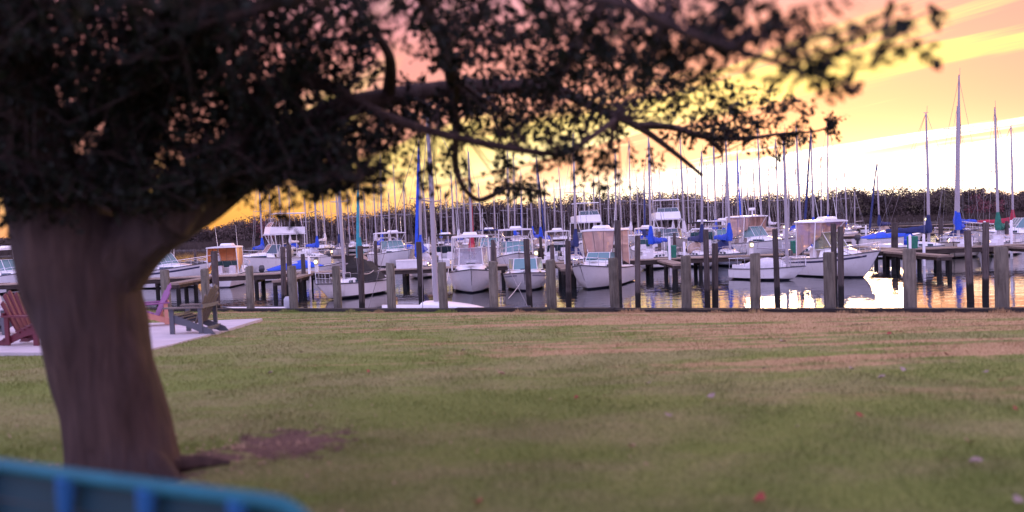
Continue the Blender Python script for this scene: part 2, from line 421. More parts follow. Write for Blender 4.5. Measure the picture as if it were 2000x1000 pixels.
# ------------------------------------------------------------------ seawall
sw = empty('seawall', (0, wall_y(0), CAPZ), 0, 'dark timber seawall edging the lawn above the water', 'seawall')
wdir = Vector((1, -.3462, 0)).normalized(); wn = Vector((.3462, 1, 0)).normalized()
wang = math.atan2(wdir.y, wdir.x)
k = 0; s0 = -46.0
while s0 < 46:
    ln = 4.9
    b = MB(); b.box((0, 0, 0), (ln - .004, .26, .11))
    o = b.build('cap_board', M_cap, sw); o.location = wdir * (s0 + ln / 2) + wn * .10 + Vector((0, 0, .02 + .018 * math.sin(k * 2.3))); o.rotation_euler = (0, R(.12) * math.sin(k * 1.7), wang)
    s0 += ln; k += 1
b = MB(); b.box((0, 0, 0), (96, .10, 2.6)); o = b.build('sheeting', M_sheet, sw); o.location = wn * .10 + Vector((0, 0, -1.35)); o.rotation_euler = (0, 0, wang)
b = MB(); b.box((0, 0, 0), (96, .08, .16)); o = b.build('backing_board', M_cap, sw); o.location = wn * .275 + Vector((0, 0, -.015)); o.rotation_euler = (0, 0, wang)
b = MB(); b.box((0, 0, 0), (96, .14, .18)); o = b.build('wale', M_beam, sw); o.location = wn * .22 + Vector((0, 0, -.45)); o.rotation_euler = (0, 0, wang)

def pile_mesh(r, h, mtl, bevel=.06, n=14, skew=.0):
    b = MB(); rings = []
    zs = [-1.6, 0, h * .5, h - .05, h]
    for i, z in enumerate(zs):
        rr = r * (1.04 - .06 * (z + 1.6) / (h + 1.6)); rr = rr * .90 if i == len(zs) - 1 else rr
        rings.append([((rr * (1 + .035 * math.sin(3 * a + z) + .02 * math.sin(7 * a))) * math.cos(a), rr * (1 + .03 * math.cos(2 * a + z * 2)) * math.sin(a), z + (skew * math.cos(a) if i >= 3 else 0)) for a in [2 * math.pi * q / n for q in range(n)]])
    b.loft(rings); return b.mesh('pile', mtl, True)
ORD = ['first', 'second', 'third', 'fourth', 'fifth', 'sixth', 'seventh', 'eighth', 'ninth', 'tenth', 'eleventh', 'twelfth', 'thirteenth', 'fourteenth', 'fifteenth', 'sixteenth',
       'seventeenth', 'eighteenth', 'nineteenth', 'twentieth', 'twenty-first', 'twenty-second', 'twenty-third', 'twenty-fourth', 'twenty-fifth', 'twenty-sixth', 'twenty-seventh', 'twenty-eighth', 'twenty-ninth', 'thirtieth', 'thirty-first', 'thirty-second', 'thirty-third', 'thirty-fourth', 'thirty-fifth', 'thirty-sixth', 'thirty-seventh', 'thirty-eighth']
BP = [(327, 532, 17), (404, 530, 16), (489, 525, 15), (575, 524, 17), (661, 525, 16), (765, 519, 17), (867, 517, 17), (965, 516, 18), (1078, 513, 20),
      (1203, 509, 19), (1341, 505, 20), (1475, 500, 20), (1622, 498, 22), (1778, 492, 24), (1958, 487, 25)]
for i, (px, top, w) in enumerate(BP):
    d = ray(px, 607); t = (22.72 + .40) / (d.y + .3462 * d.x); p = EYE + d * t
    h = (607 - top) * p.y / F + .06
    o = link('seawall_pile', pile_mesh(w / 2 * p.y / F, h + CAPZ, M_pile, skew=.02 * math.sin(i * 2.1)), None, (p.x, p.y, 0))
    o.rotation_euler = (0, R(.9) * math.sin(i * 2.7) + R(-.5), i * 1.3)
    tag(o, f'thick weathered grey pile on the seawall, {ORD[i]} of its row from the trunk', 'pile', 'thick piles along the seawall')
# slim mooring piles standing in the water
SP = [(424, 490, 33, 13), (553, 482, 37, 10), (566, 478, 44, 10), (707, 480, 32, 12), (822, 472, 40, 11), (965, 468, 40, 10), (1035, 466, 32, 12), (1111, 470, 33, 11),
      (1208, 430, 39, 13), (1246, 460, 31.5, 11), (1382, 448, 31.5, 11), (1397, 475, 31.8, 12), (1519, 447, 31.5, 11), (1630, 436, 36, 11), (1643, 442, 31, 11), (1896, 450, 30, 13), (1925, 434, 32, 12),
      (1748, 435, 56, 12), (736, 470, 60, 7), (1060, 462, 62, 6), (1290, 452, 62, 6), (1320, 455, 62, 6), (1838, 425, 58, 8), (1967, 432, 58, 7)]
for i, (px, top, D, w) in enumerate(SP):
    p = at(px, 600 if D < 34 else 560, D); q = at(px, top, D)
    o = link('mooring_pile', pile_mesh(w / 2 * D / F, q.z, M_slim, n=10), None, (p.x, p.y, 0))
    o.rotation_euler = (R(1.0) * math.sin(i), R(1.2) * math.sin(i * 1.9) + (R(2.0) if px == 1896 else 0), i)
    tag(o, f'slim dark mooring pile standing in the water, {ORD[sorted(s[0] for s in SP).index(px)]} of its kind from the left', 'pile', 'slim mooring piles among the boats')

# ------------------------------------------------------------------ docks
def dock(name, D, x0, x1, zdeck, label, fingers=(), width=1.9, step=3.2):
    root = empty(name, ((x0 + x1) / 2, D, 0), 0, label, 'dock')
    cx = (x0 + x1) / 2; L = x1 - x0
    x = x0
    while x < x1 - .1:        # deck bays, slightly uneven
        ln = min(4.0, x1 - x)
        dz = .02 * math.sin(x * 1.3)
        MB().box((x + ln / 2 - cx, 0, zdeck - .03 + dz), (ln - .03, width, .06)).build('deck_bay', M_plank, root)
        x += ln
    for sy in (-1, 1):
        MB().box((0, sy * (width / 2 - .10), zdeck - .20), (L, .08, .26)).build('stringer', M_beam, root)
    pm = pile_mesh(.13, zdeck + .0, M_slim, n=9); pm2 = pile_mesh(.14, zdeck + 1.25, M_slim, n=9)
    n = int(L / step)
    for i in range(n + 1):
        for sy in (-1, 1):
            tall = (i * 7 + (sy > 0) * 3) % 5 == 0
            o = link('pile', pm2 if tall else pm, root, (x0 + i * L / n - cx, sy * (width / 2 + (.16 if tall else -.25)), 0 if tall else -.08)); o.rotation_euler = (0, 0, i * 1.1)
        MB().box((x0 + i * L / n - cx, 0, zdeck - .42), (.14, width - .1, .2)).build('cross_beam', M_beam, root)
    for fx, flen in fingers:
        MB().box((fx - cx, -math.copysign(1, flen) * (width / 2 + abs(flen) / 2), zdeck - .10), (.85, abs(flen), .12)).build('finger_pier', M_plank, root)
        MB().box((fx - cx, -math.copysign(1, flen) * (width / 2 + abs(flen) / 2), zdeck - .26), (.6, abs(flen) - .05, .18)).build('finger_beam', M_beam, root)
        for yy in (.5, 1.0):
            for dx in (-.3, .3):
                link('pile', pm, root, (fx - cx + dx, -math.copysign(1, flen) * (width / 2 + abs(flen) * yy - .2), -.17))
    return root
def px2x(px, D): return (px - 1000) / F * D
DA, DB, DC = 51.0, 83.0, 121.0
dock('dock', DA, -46, 48, 1.06, 'long weathered timber dock crossing behind the front row of boats',
     [(px2x(605, DA), 6), (px2x(1290, DA), 5), (px2x(1725, DA), 6.5), (px2x(1965, DA), 6), (px2x(410, DA), 5), (px2x(1780, DA), -7), (px2x(1095, DA), 6)])
dock('dock', DB, -50, 80, 1.05, 'middle timber dock between the rows of sailboats', [(px2x(p, DB), 7 if i % 2 else -7) for i, p in enumerate((700, 880, 1060, 1240, 1420, 1700, 1880, 1940))])
dock('dock', DC, -40, 110, 1.05, 'farthest timber dock below the wooded shore', [])

# ------------------------------------------------------------------ boats
def lerp(a, b, t): return a + (b - a) * t
def hull_rings(L, B, fb, bowh, rake=.12, vee=.25, transom=.85, flare=.12, full=2.4, chine=True, ns=14):
    rings = []
    for i in range(ns + 1):
        s = i / ns
        w = transom + (1 - transom) * min(1, s / .45) if s < .45 else max(.0, 1 - ((s - .45) / .55) ** full)
        w = max(w, .015); bd = B / 2 * w
        zd = lerp(fb, bowh, s ** 2.2)
        if chine:
            bc = bd * (1 - flare - .45 * max(0, s - .5) ** 1.2); zc = lerp(.06, bowh * .42, max(0, (s - .35) / .65) ** 2.2)
            zk = lerp(-vee, bowh * .30, max(0, (s - .72) / .28) ** 2.4)
        else:
            bc = bd * .90; zc = lerp(.10, bowh * .25, s ** 3); zk = lerp(.02, bowh * .1, s ** 4) - .30 * math.sin(math.pi * min(1, s * 1.05))
        def X(z):
            tz = 1 - (z - zk) / max(1e-3, zd - zk)
            return -L / 2 + L * s - rake * L * s ** 3 * max(0, min(1, tz))
        zm = lerp(zc, zd, .5); bm = lerp(bc, bd, .62)
        pts = [(bd, zd), (bm, zm), (bc, zc), (0, zk), (-bc, zc), (-bm, zm), (-bd, zd)]
        rings.append([(X(z), y, z) for y, z in pts])
    return rings
def add_hull(root, L, B, fb, bowh, m, deckm=None, rail=True, railm=None, stripe=None, **kw):
    rg = hull_rings(L, B, fb, bowh, **kw); b = MB()
    b.loft(rg, closed=False, cap0=True, cap1=False); h = b.build('hull', m, root, True)
    dk = MB(); dk.loft([[r[0], (r[0][0], 0, r[0][2] + .05 * B * .3), r[-1]] for r in rg], closed=False, cap0=False, cap1=False)
    d = dk.build('deck', deckm or M_deck, root, True); d.location.z = -.01
    if rail:
        rb = MB()
        rb.tube([r[0] for r in rg] + [r[-1] for r in reversed(rg)], .035, 5); rb.build('rub_rail', railm or M_rub, h)
    if stripe:
        sb = MB()
        for idx, nb in ((0, 1), (6, 5)):
            up = []; lo = []
            for r in rg[:-1]:
                a = Vector(r[idx]); c = Vector(r[nb]); off = Vector((0, .012 if idx == 0 else -.012, 0))
                up.append(a.lerp(c, .30) + off); lo.append(a.lerp(c, .52) + off)
            sb.loft([up, lo], closed=False, cap0=False, cap1=False)
        sb.build('stripe', stripe, h)
    return rg, h
def pulpit(root, rg, s0, h=.55, name='bow_rail', inset=.06, stanch=4):
    n = len(rg); pts = [Vector(r[0]) + Vector((0, -inset, h)) for r in rg[s0:n]] ; pts2 = [Vector(r[-1]) + Vector((0, inset, h)) for r in rg[s0:n]]
    pts[-1].y = .02; pts2[-1].y = -.02
    b = MB(); path = pts + list(reversed(pts2)); b.tube(path, .018, 5)
    for P, idx, sg in ((pts, 0, -1), (pts2, -1, 1)):
        for k in range(0, len(P), max(1, len(P) // stanch)):
            q = Vector(rg[s0 + k][idx]) + Vector((0, sg * inset, 0)); b.tube([q, P[k]], .014, 4)
    # lower line
    b.tube([p - Vector((0, 0, h * .5)) for p in path], .010, 4)
    b.build(name, M_steel, root)
def loft_cabin(x0, x1, w0, w1, z0, h0, h1, tw=.82, slope0=.0, slope1=.25, nseg=6):
    """trunk cabin from x0 (aft) to x1 (forward); slope1 pulls the top of the front back"""
    rings = []
    for i in range(nseg + 1):
        t = i / nseg; x = lerp(x0, x1, t); w = lerp(w0, w1, t ** 1.5) / 2; h = lerp(h0, h1, t ** 1.6)
        xt = x + (slope0 * (1 - t) - slope1 * t ** 3)
        rings.append([(x, w, z0), (xt, w * tw, z0 + h * .85), (xt, w * tw * .8, z0 + h), (xt, 0, z0 + h * 1.06), (xt, -w * tw * .8, z0 + h), (xt, -w * tw, z0 + h * .85), (x, -w, z0)])
    return MB().loft(rings, closed=False, cap0=True, cap1=True)
def outboard(root, x, y, z, m=None, s=1.0):
    b = MB(); b.loft([[(x + dx * s, y + dy * s, z + zz * s) for dx, dy in ((-.26 * k, -.17 * k), (.18 * k, -.17 * k), (.18 * k, .17 * k), (-.26 * k, .17 * k))] for zz, k in ((.05, .7), (.2, 1), (.5, .95), (.62, .6))])
    e = b.build('outboard_engine', m or M_eng, root, True)
    MB().box((x - .05 * s, y, z - .35 * s), (.2 * s, .09 * s, .8 * s)).build('leg', m or M_eng, e)
    return e
def frame_panel(root, name, a, b_, c, d, mpane, mframe, mull=0, t=.04):
    """a glazed panel (corners a b c d, going round) with a frame round each pane"""
    a, b_, c, d = map(Vector, (a, b_, c, d)); nrm = (b_ - a).cross(d - a).normalized()
    out = []
    for i in range(mull + 1):
        f0, f1 = i / (mull + 1), (i + 1) / (mull + 1)
        p = [a.lerp(b_, f0), a.lerp(b_, f1), d.lerp(c, f1), d.lerp(c, f0)]
        w = MB().plate(p, nrm * .012).build(name, mpane, root)
        fr = MB()
        for q in range(4): fr.tube([p[q] + nrm * .006, p[(q + 1) % 4] + nrm * .006], t / 2, 4)
        fr.build('frame', mframe, w); out.append(w)
    return out

def sailboat(loc, rz, label, L=8.2, mast_h=11.0, cover=None, furl=None, hullm=None, cat='sailboat', group=None, detail=2, dodger=None, tilt=0.0, jib_bag=None, stripe=None, mast_x=.08, spread=1, cab=.34, rails=True, boom=True):
    root = empty('sailboat', loc, rz, label, cat, group); root.rotation_euler = (tilt, 0, rz)
    B = L * .315; fb = .075 * L + .28; bow = fb * 1.32
    rg, h = add_hull(root, L, B, fb, bow, hullm or M_hull, rake=.16, transom=.66, full=1.9, chine=False, stripe=stripe, ns=12)
    c = loft_cabin(-L * .12, L * .27, B * .62, B * .42, fb * 1.0, cab + .1, cab * .6, slope0=.05, slope1=.35).build('cabin', M_white, root, True)
    for sy in (-1, 1):
        for k in range(3):
            x = -L * .06 + k * L * .085; wv = lerp(B * .62, B * .42, ((x + L * .12) / (L * .39)) ** 1.5) / 2
            MB().box((x, sy * (wv * .93 + .01), fb + cab * .55), (L * .05, .03, .14)).build('window', M_glass, c)
    # cockpit coaming
    MB().box((-L * .29, B * .30, fb + .12), (L * .30, .10, .26)).build('coaming', M_white, root)
    MB().box((-L * .29, -B * .30, fb + .12), (L * .30, .10, .26)).build('coaming', M_white, root)
    mx = L * mast_x; zb = fb + cab + .03
    top = zb + mast_h
    m = MB().tube([(mx, 0, fb - .1), (mx, 0, zb + mast_h * .6), (mx - .05, 0, top)], [.085 + L * .0025, .080 + L * .0025, .055], 8).build('mast', M_alu, root, True)
    for k in range(spread):
        zz = zb + mast_h * ((.52,), (.36, .68))[spread - 1][k]; sl = B * .36
        MB().tube([(mx - .06, -sl, zz + .05), (mx, 0, zz), (mx - .06, sl, zz + .05)], .028, 5).build('spreader', M_alu, m)
    MB().box((mx - .05, 0, top + .05), (.30, .05, .04)).build('masthead', M_alu, m)
    MB().tube([(mx, .06, top), (mx + .03, .06, top + .55)], .012, 4).build('antenna', M_wire, m)
    bz = zb + .80; bl = L * .40
    if boom: MB().tube([(mx - .08, 0, bz), (mx - bl, 0, bz + .06)], .055, 7).build('boom', M_alu, root, True)
    r_ = .012 if detail else .016
    for nm, pts in (('forestay', [(L * .485, 0, bow), (mx, 0, top - .1)]), ('backstay', [(-L * .49, 0, fb), (mx - .05, 0, top)]),
                    ('shroud', [(mx - .1, B * .47, fb), (mx - .06, B * .36, zb + mast_h * .52), (mx, 0, top - .2)]),
                    ('shroud', [(mx - .1, -B * .47, fb), (mx - .06, -B * .36, zb + mast_h * .52), (mx, 0, top - .2)]),
                    ('topping_lift', [(mx - bl, 0, bz + .06), (mx - .05, 0, top)])):
        if boom or nm != 'topping_lift': MB().tube(pts, r_, 4).build(nm, M_wire, root)
    if cover:
        ring = []
        for i in range(10):
            t = i / 9; x = mx - .10 - bl * t; hh = lerp(.74, .32, t ** .6) * (1 + .10 * math.sin(i * 2.3)); ww = lerp(.28, .18, t) * (1 + .12 * math.sin(i * 1.7)); zz = bz + .05 + .03 * math.sin(i * 1.1)
            ring.append([(x, ww * math.cos(a) * (.8 if math.sin(a) > 0 else 1), zz + hh * (.62 * max(0, math.sin(a)) + .32 * min(0, math.sin(a)))) for a in [2 * math.pi * q / 10 for q in range(10)]])
        sc_ = MB().loft(ring).build('sail_cover', cover, root, True)
        MB().tube([(mx + .05, 0, bz - .12), (mx, 0, bz + .35), (mx - .02, 0, bz + .85), (mx, 0, bz + 1.25)], [.18, .25, .17, .10], 9).build('cover_collar', cover, sc_, True)
    if furl:
        a = Vector((L * .47, 0, bow + .35)); e = Vector((mx + .06, 0, top - .5))
        MB().tube([a.lerp(e, t) for t in (0, .06, .5, .93, 1)], [.05, .13, .11, .07, .03], 7).build('furled_jib', furl, root, True)
    if jib_bag:
        a = Vector((L * .40, 0, bow + .18)); MB().tube([a, a + Vector((-.35, 0, .12)), a + Vector((-.8, 0, .10)), a + Vector((-1.3, 0, 0))], [.06, .20, .18, .06], 8).build('sail_bag', jib_bag, root, True)
    if not rails: return root
    pulpit(root, rg, len(rg) - 5, .58, 'bow_rail', stanch=3)
    ra = MB(); z = fb + .6
    ra.tube([(-L * .25, B * .40, z), (-L * .48, B * .33, z), (-L * .49, -B * .33, z), (-L * .25, -B * .40, z)], .016, 5)
    for p in ((-L * .25, B * .40), (-L * .48, B * .33), (-L * .48, -B * .33), (-L * .25, -B * .40)): ra.tube([(p[0], p[1], fb), (p[0], p[1], z)], .014, 4)
    for sy in (-1, 1): ra.tube([(-L * .25, sy * B * .42, z), (L * .05, sy * B * .48, z), (L * .30, sy * B * .34, bow - .1 + .5)], .008, 3)
    ra.build('lifelines', M_steel, root)
    if dodger:
        rgs = []
        for x, hh in ((-L * .14, .85), (-L * .09, .88), (-L * .02, .30)):
            w = B * .31; rgs.append([(x, w * math.cos(a), fb + cab * .6 + hh * math.sin(a) ** .7) for a in [math.pi * q / 8 for q in range(9)]])
        dg = MB().loft(rgs, closed=False, cap0=False, cap1=False).build('dodger', dodger, root, True)
        sl = dg.modifiers.new('thick', 'SOLIDIFY'); sl.thickness = .02
    return root

def powerboat(loc, rz, label, L=7.0, B=2.5, fb=.85, bow=1.35, hullm=None, top='hard', enc=None, glass=None, cabin=.45, wsx=.02, wsh=.75, toph=1.95, stripe=None, tilt=0, group=None,
              fly=False, radar=False, arch=False, rod=False, eng=1, cat='motorboat', topm=None, cover=None, topw=.88, railh=.5, name='motorboat', topl=.30, encf=True):
    root = empty(name, loc, rz, label, cat, group); root.rotation_euler = (tilt, 0, rz)
    rg, h = add_hull(root, L, B, fb, bow, hullm or M_hull, transom=.92, flare=.16, full=3.0, vee=.3, rake=.11, stripe=stripe)
    glass = glass or M_glassg
    xw = L * wsx; fz = fb + .10
    if cabin:
        cb = loft_cabin(xw - .25, L * .36, B * .80, B * .34, lerp(fb, bow, .15), cabin, cabin * .45, tw=.80, slope1=.45).build('cabin', M_white, root, True)
        for sy in (-1, 1):
            MB().box((L * .13, sy * B * .335, fb + cabin * .55), (L * .13, .03, .16), rz=-sy * .13).build('window', M_glass, cb)
        MB().box((L * .20, 0, fb + cabin + .16), (.5, .5, .05)).build('hatch', M_glass, cb)
    zt = fz + cabin * .85; ww = B * .38
    if cover:     # tarpaulin over the cockpit
        rgs = []
        for x, hh in ((-L * .46, .10), (-L * .25, .45), (0, .72), (L * .16, .42), (L * .30, .10)):
            w = B * .47 * (1 if x < .1 * L else .75); rgs.append([(x, w * math.cos(a), fb + .03 + hh * math.sin(a)) for a in [math.pi * q / 8 for q in range(9)]])
        MB().loft(rgs, closed=False, cap0=True, cap1=True).build('tarpaulin', cover, root, True)
    if wsh:
        xf = xw + .45; xb = xw - .55
        f = [(xf, ww * .72, zt), (xf, -ww * .72, zt), (xf - wsh * .75, -ww * .66, zt + wsh), (xf - wsh * .75, ww * .66, zt + wsh)]
        frame_panel(root, 'windshield_pane', f[0], f[1], f[2], f[3], glass, M_white, 1 if B < 2.7 else 2)
        for sy in (1, -1):
            frame_panel(root, 'side_pane', (xf, sy * ww * .72, zt), (xb, sy * ww * 1.05, zt - .05), (xb - wsh * .35, sy * ww * .98, zt + wsh * .96), (xf - wsh * .75, sy * ww * .66, zt + wsh), glass, M_white)
    zr = fb + toph
    if top:
        x0, x1 = xw - L * topl, xw + .18
        tp = MB(); rr = []
        for i in range(7):
            t = i / 6; x = lerp(x0, x1, t); w = B * topw / 2 * (1 - .14 * t ** 3); cr = .07
            rr.append([(x, w, zr - .06), (x, w * .97, zr + .02), (x, w * .5, zr + cr), (x, 0, zr + cr * 1.25), (x, -w * .5, zr + cr), (x, -w * .97, zr + .02), (x, -w, zr - .06), (x, 0, zr - .05)])
        tp.loft(rr); tpo = tp.build('hardtop' if top == 'hard' else 'bimini', topm or (M_white if top == 'hard' else M_navy), root, True)
        zf = zt + (wsh or .0)
        for sy in (1, -1):
            for p, q in (((x1 - .75 * (wsh or .3) + .1, sy * ww * .70, zf), (x1 - .15, sy * B * topw * .42, zr)), ((xw - .5, sy * B * .44, fb + .2), (xw - .35, sy * B * topw * .47, zr)), ((x0 + .15, sy * B * .45, fb + .1), (x0 + .1, sy * B * topw * .47, zr))):
                MB().tube([p, q], .035, 6).build('top_post', M_white if top == 'hard' else M_steel, root)
        if enc:
            xe = x1 - .05
            if encf: frame_panel(root, 'enclosure_panel', (xw + .30 - .75 * (wsh or 0), ww * .78, zf + .01), (xw + .30 - .75 * (wsh or 0), -ww * .78, zf + .01), (xe, -B * topw * .40, zr - .06), (xe, B * topw * .40, zr - .06), enc, M_rub, 2, .03)
            for sy in (1, -1):
                frame_panel(root, 'enclosure_panel', (xw - .1, sy * ww * .95, zf - .2), (x0 + .15, sy * B * .455, fb + .15), (x0 + .12, sy * B * topw * .465, zr - .06), (xe - .1, sy * B * topw * .43, zr - .06), enc, M_rub, 1, .03)
        if radar:
            r_ = MB().tube([(xw - .6, 0, zr + .08), (xw - .6, 0, zr + .5)], .06, 6).build('radar_mast', M_white, root)
            MB().loft([[(xw - .6 + .32 * k * math.cos(a), .32 * k * math.sin(a), zr + zz) for a in [2 * math.pi * q / 12 for q in range(12)]] for zz, k in ((.5, .8), (.56, 1), (.66, 1), (.74, .7))]).build('radome', M_white, r_, True)
        else:
            MB().box((xw - .5, 0, zr + .18), (.8, .9, .16), taper=.8).build('roof_locker', M_white, tpo)
        for sy in (-.7, .75): MB().tube([(xw - .4, sy * B * .4, zr), (xw - .7, sy * B * .42, zr + 1.6)], [.018, .008], 5).build('antenna', M_white, root)
        if fly:
            MB().loft([[(x, w * c_, z) for x, w, z, c_ in ((xw - L * .30, B * .40, zr + .06, 1), (xw + .1, B * .36, zr + .06, 1), (xw + .1, B * .36, zr + .06, -1), (xw - L * .30, B * .40, zr + .06, -1))],
                        [(x, w * c_, z) for x, w, z, c_ in ((xw - L * .30, B * .40, zr + .62, 1), (xw - .05, B * .34, zr + .72, 1), (xw - .05, B * .34, zr + .72, -1), (xw - L * .30, B * .40, zr + .62, -1))]]).build('flybridge', M_white, root)
            frame_panel(root, 'fly_screen', (xw - .05, B * .32, zr + .72), (xw - .05, -B * .32, zr + .72), (xw - .35, -B * .28, zr + 1.12), (xw - .35, B * .28, zr + 1.12), glass, M_white, 2)
            z2 = zr + 1.9
            for sx in (-.28, -.08):
                for sy in (-1, 1): MB().tube([(xw + sx * L, sy * B * .36, zr + .6), (xw + sx * L * .95, sy * B * .33, z2)], .025, 5).build('top_post', M_steel, root)
            MB().box((xw - L * .18, 0, z2 + .03), (L * .27, B * .72, .07), taper=.93).build('bimini', topm or M_cwhite, root)
    if arch:
        MB().tube([(-L * .22, B * .46, fb + .1), (-L * .27, B * .43, fb + 1.3), (-L * .28, B * .30, fb + 1.62), (-L * .28, -B * .30, fb + 1.62), (-L * .27, -B * .43, fb + 1.3), (-L * .22, -B * .46, fb + .1)], .07, 7).build('radar_arch', M_white, root, True)
    # cockpit sole, seats and coaming
    MB().box((-L * .28, 0, fb + .02), (L * .36, B * .74, .06)).build('cockpit_sole', M_deck, root)
    for sy in (-1, 1): MB().box((-L * .12, sy * B * .2, fb + .32), (.5, .5, .6), taper=.9).build('seat', M_cwhite, root)
    if railh: pulpit(root, rg, len(rg) - 7, railh)
    MB().box((L * .44, 0, bow + .05), (.30, .12, .08)).build('anchor_roller', M_steel, root)
    for k in range(eng): outboard(root, -L / 2 - .12, (k - (eng - 1) / 2) * .6, fb - .15)
    return root

HD = R(-90)      # bow towards the lawn
def bow_at(px, py, L, rz):
    """centre of a boat whose bow meets the water at this pixel"""
    p = onz(px, py); return Vector((p.x - math.cos(rz) * L * .36, p.y - math.sin(rz) * L * .36, 0))
ROWS = []
def occupy(D, x, w=1.6): ROWS.append((D, x, w))
# --- the front row, bows to the lawn
rz = R(-116); sailboat(bow_at(640, 587, 6.0, rz), rz, 'small white sloop with a black boom tent, bow to the left, nearest the trunk', L=6.0, mast_h=8.2, mast_x=.10, tilt=R(1.2), stripe=None, cab=.30)
for o in [q for q in bpy.data.objects if q.name.startswith('sailboat')][:1]:
    b = MB(); rgs = []
    for x, hh, w in ((.65, 1.55, .10), (-.2, 1.30, .75), (-1.2, 1.15, .95), (-2.1, .95, .8)):
        rgs.append([(x, w * 1.15, .85), (x, w * .5, .85 + hh * .55), (x, 0, .9 + hh), (x, -w * .5, .85 + hh * .55), (x, -w * 1.15, .85)])
    b.loft(rgs, closed=False, cap0=True, cap1=True).build('boom_tent', M_black, o)
rz = HD + R(3); p = bow_at(922, 573, 6.9, rz)
powerboat(p, rz, 'white motorboat with a rounded hardtop and clear windscreen, bow straight on beside the seawall piles', L=6.9, B=2.55, fb=.95, bow=1.38, top='hard', glass=clear('clear_pane', (.85, .85, .88), (.40, .38, .42), .45), wsh=.95, cabin=.50, toph=2.15, railh=.0)
rz = HD - R(2); p = bow_at(1026, 569, 6.2, rz)
powerboat(p, rz, 'white open motorboat with a wide green-tinted wraparound windscreen and no top', L=6.2, B=2.55, fb=.80, bow=1.08, top=None, wsh=.62, cabin=.22, wsx=-.02, railh=0, stripe=mat('hull_stripe_grey', (.25, .24, .30), .4))
rz = HD - R(25); p = bow_at(1146, 566, 7.0, rz)
powerboat(p, rz, 'white motorboat with a peach-lit canvas enclosure under its hardtop, bow angled left', L=7.0, B=2.6, fb=.95, bow=1.40, top='hard', enc=M_enc, wsh=.45, cabin=.50, toph=2.25, stripe=None, railh=.45, topw=.92)
rz = R(-46); p = onz(1500, 546)
DAY = sailboat(p, rz, 'low white daysailer lying side on with its cabin under a pale cover', L=4.5, mast_h=7.2, mast_x=.26, cab=.30)
rgs = []
for x, hh, w in ((-1.3, .30, .60), (-.8, .55, .66), (0, .66, .64), (.7, .58, .52), (1.15, .30, .36)):
    rgs.append([(x, w * math.cos(a), .60 + hh * math.sin(a) ** .8) for a in [math.pi * q / 10 for q in range(11)]])
MB().loft(rgs, closed=False).build('cabin_cover', M_cwhite, DAY, True)
rz = R(-62); p = onz(1640, 541)
powerboat(p + Vector((0, .9, 0)), rz, 'large white cabin cruiser with hardtop and peach-lit side curtains, bow to the right', L=6.2, B=2.6, fb=1.0, bow=1.5, top='hard', enc=M_enc, glass=clear('olive_glass', (.75, .78, .62), (.24, .25, .18), .5), wsh=.95, cabin=.60, toph=2.2, encf=False, stripe=M_stripe, topw=.9)
# foredeck of a sloop lying right under the seawall
p = at(850, 590, 28.2); rz = R(-19)
fo = sailboat((p.x + .35, p.y - .1, -.22), rz, 'white sloop lying close under the seawall, only its deck and bare mast showing', L=6.6, mast_h=7.2, mast_x=-.05, cab=.34, rails=False, boom=False)
# little tender by the wall with an outboard
p = at(497, 600, 33.5); tn = empty('dinghy', (p.x, p.y, 0), R(185), 'small pale dinghy with a grey outboard motor low behind the seawall', 'dinghy')
add_hull(tn, 2.8, 1.3, .45, .62, M_hullg, transom=.85, full=2.6); outboard(tn, -1.45, 0, .38, M_engw, .9)
MB().box((0, 0, .36), (.3, 1.1, .05)).build('thwart', M_plank, tn)
# --- behind the long dock
DB1 = 57.5
def spot_x(px, D): return at(px, 470, D).x
def put_power(px, D, rz, **kw):
    x = spot_x(px, D); occupy(D, x, 1.7 if abs(math.cos(rz)) < .5 else 3.3)
    return powerboat((x, D, 0), rz, **kw)
put_power(318, DB1, R(-20), label='white sedan cruiser half hidden behind the tree trunk, bow to the right', L=9.0, B=3.0, fb=1.2, bow=1.8, top='hard', topm=M_blue, wsh=.8, cabin=.5, toph=2.3, stripe=M_stripe, hullm=M_hull)
put_power(447, DB1, R(92), label='white motorboat with orange-lit canvas back showing over the dock', L=6.5, B=2.5, top='hard', enc=clear('vinyl_orange_lit', (1, .72, .45), (.75, .36, .15), .6, .35), wsh=.5, cabin=.4, toph=2.0)  # orange light on the canvas is put into the vinyl colour
put_power(528, 72.0, R(-150), label='large white flybridge yacht below the pink bare trees at the left', L=10.5, B=3.4, fb=1.3, bow=2.0, fly=True, wsh=.8, cabin=.55, toph=2.3, topm=M_cwhite, glass=M_glass, railh=.6)
put_power(1008, DB1, R(-88), label='white express cruiser with a rounded bimini frame behind the green-windscreen boat', L=8.2, B=3.0, fb=1.1, bow=1.7, top='soft', topm=M_cwhite, wsh=.8, cabin=.5, toph=2.2, arch=True, railh=.55)
put_power(1088, 69.0, R(90), label='white centre console with a square pipe-framed top behind the dock', L=6.5, B=2.5, top='hard', wsh=.6, cabin=.2, toph=2.1, glass=M_glass)
put_power(1152, 76.0, R(-82), label='white flybridge cruiser with a glazed upper screen behind the boat with peach-lit curtains', L=9.5, B=3.2, fb=1.3, bow=1.9, fly=True, wsh=.8, cabin=.5, toph=2.3, topm=M_cwhite, glass=M_glass)
put_power(1306, 76.0, R(-95), label='white flybridge cruiser carrying an open radar bar on its bridge', L=10.0, B=3.4, fb=1.3, bow=1.9, fly=True, wsh=.8, cabin=.55, toph=2.3, topm=M_cwhite, glass=M_glass, radar=True)
put_power(1372, 69.0, R(75), label='white trawler with a black canvas top between the slim piles', L=7.5, B=2.7, fb=1.05, bow=1.6, top='soft', topm=M_black, wsh=.8, cabin=.5, toph=2.15, arch=True)
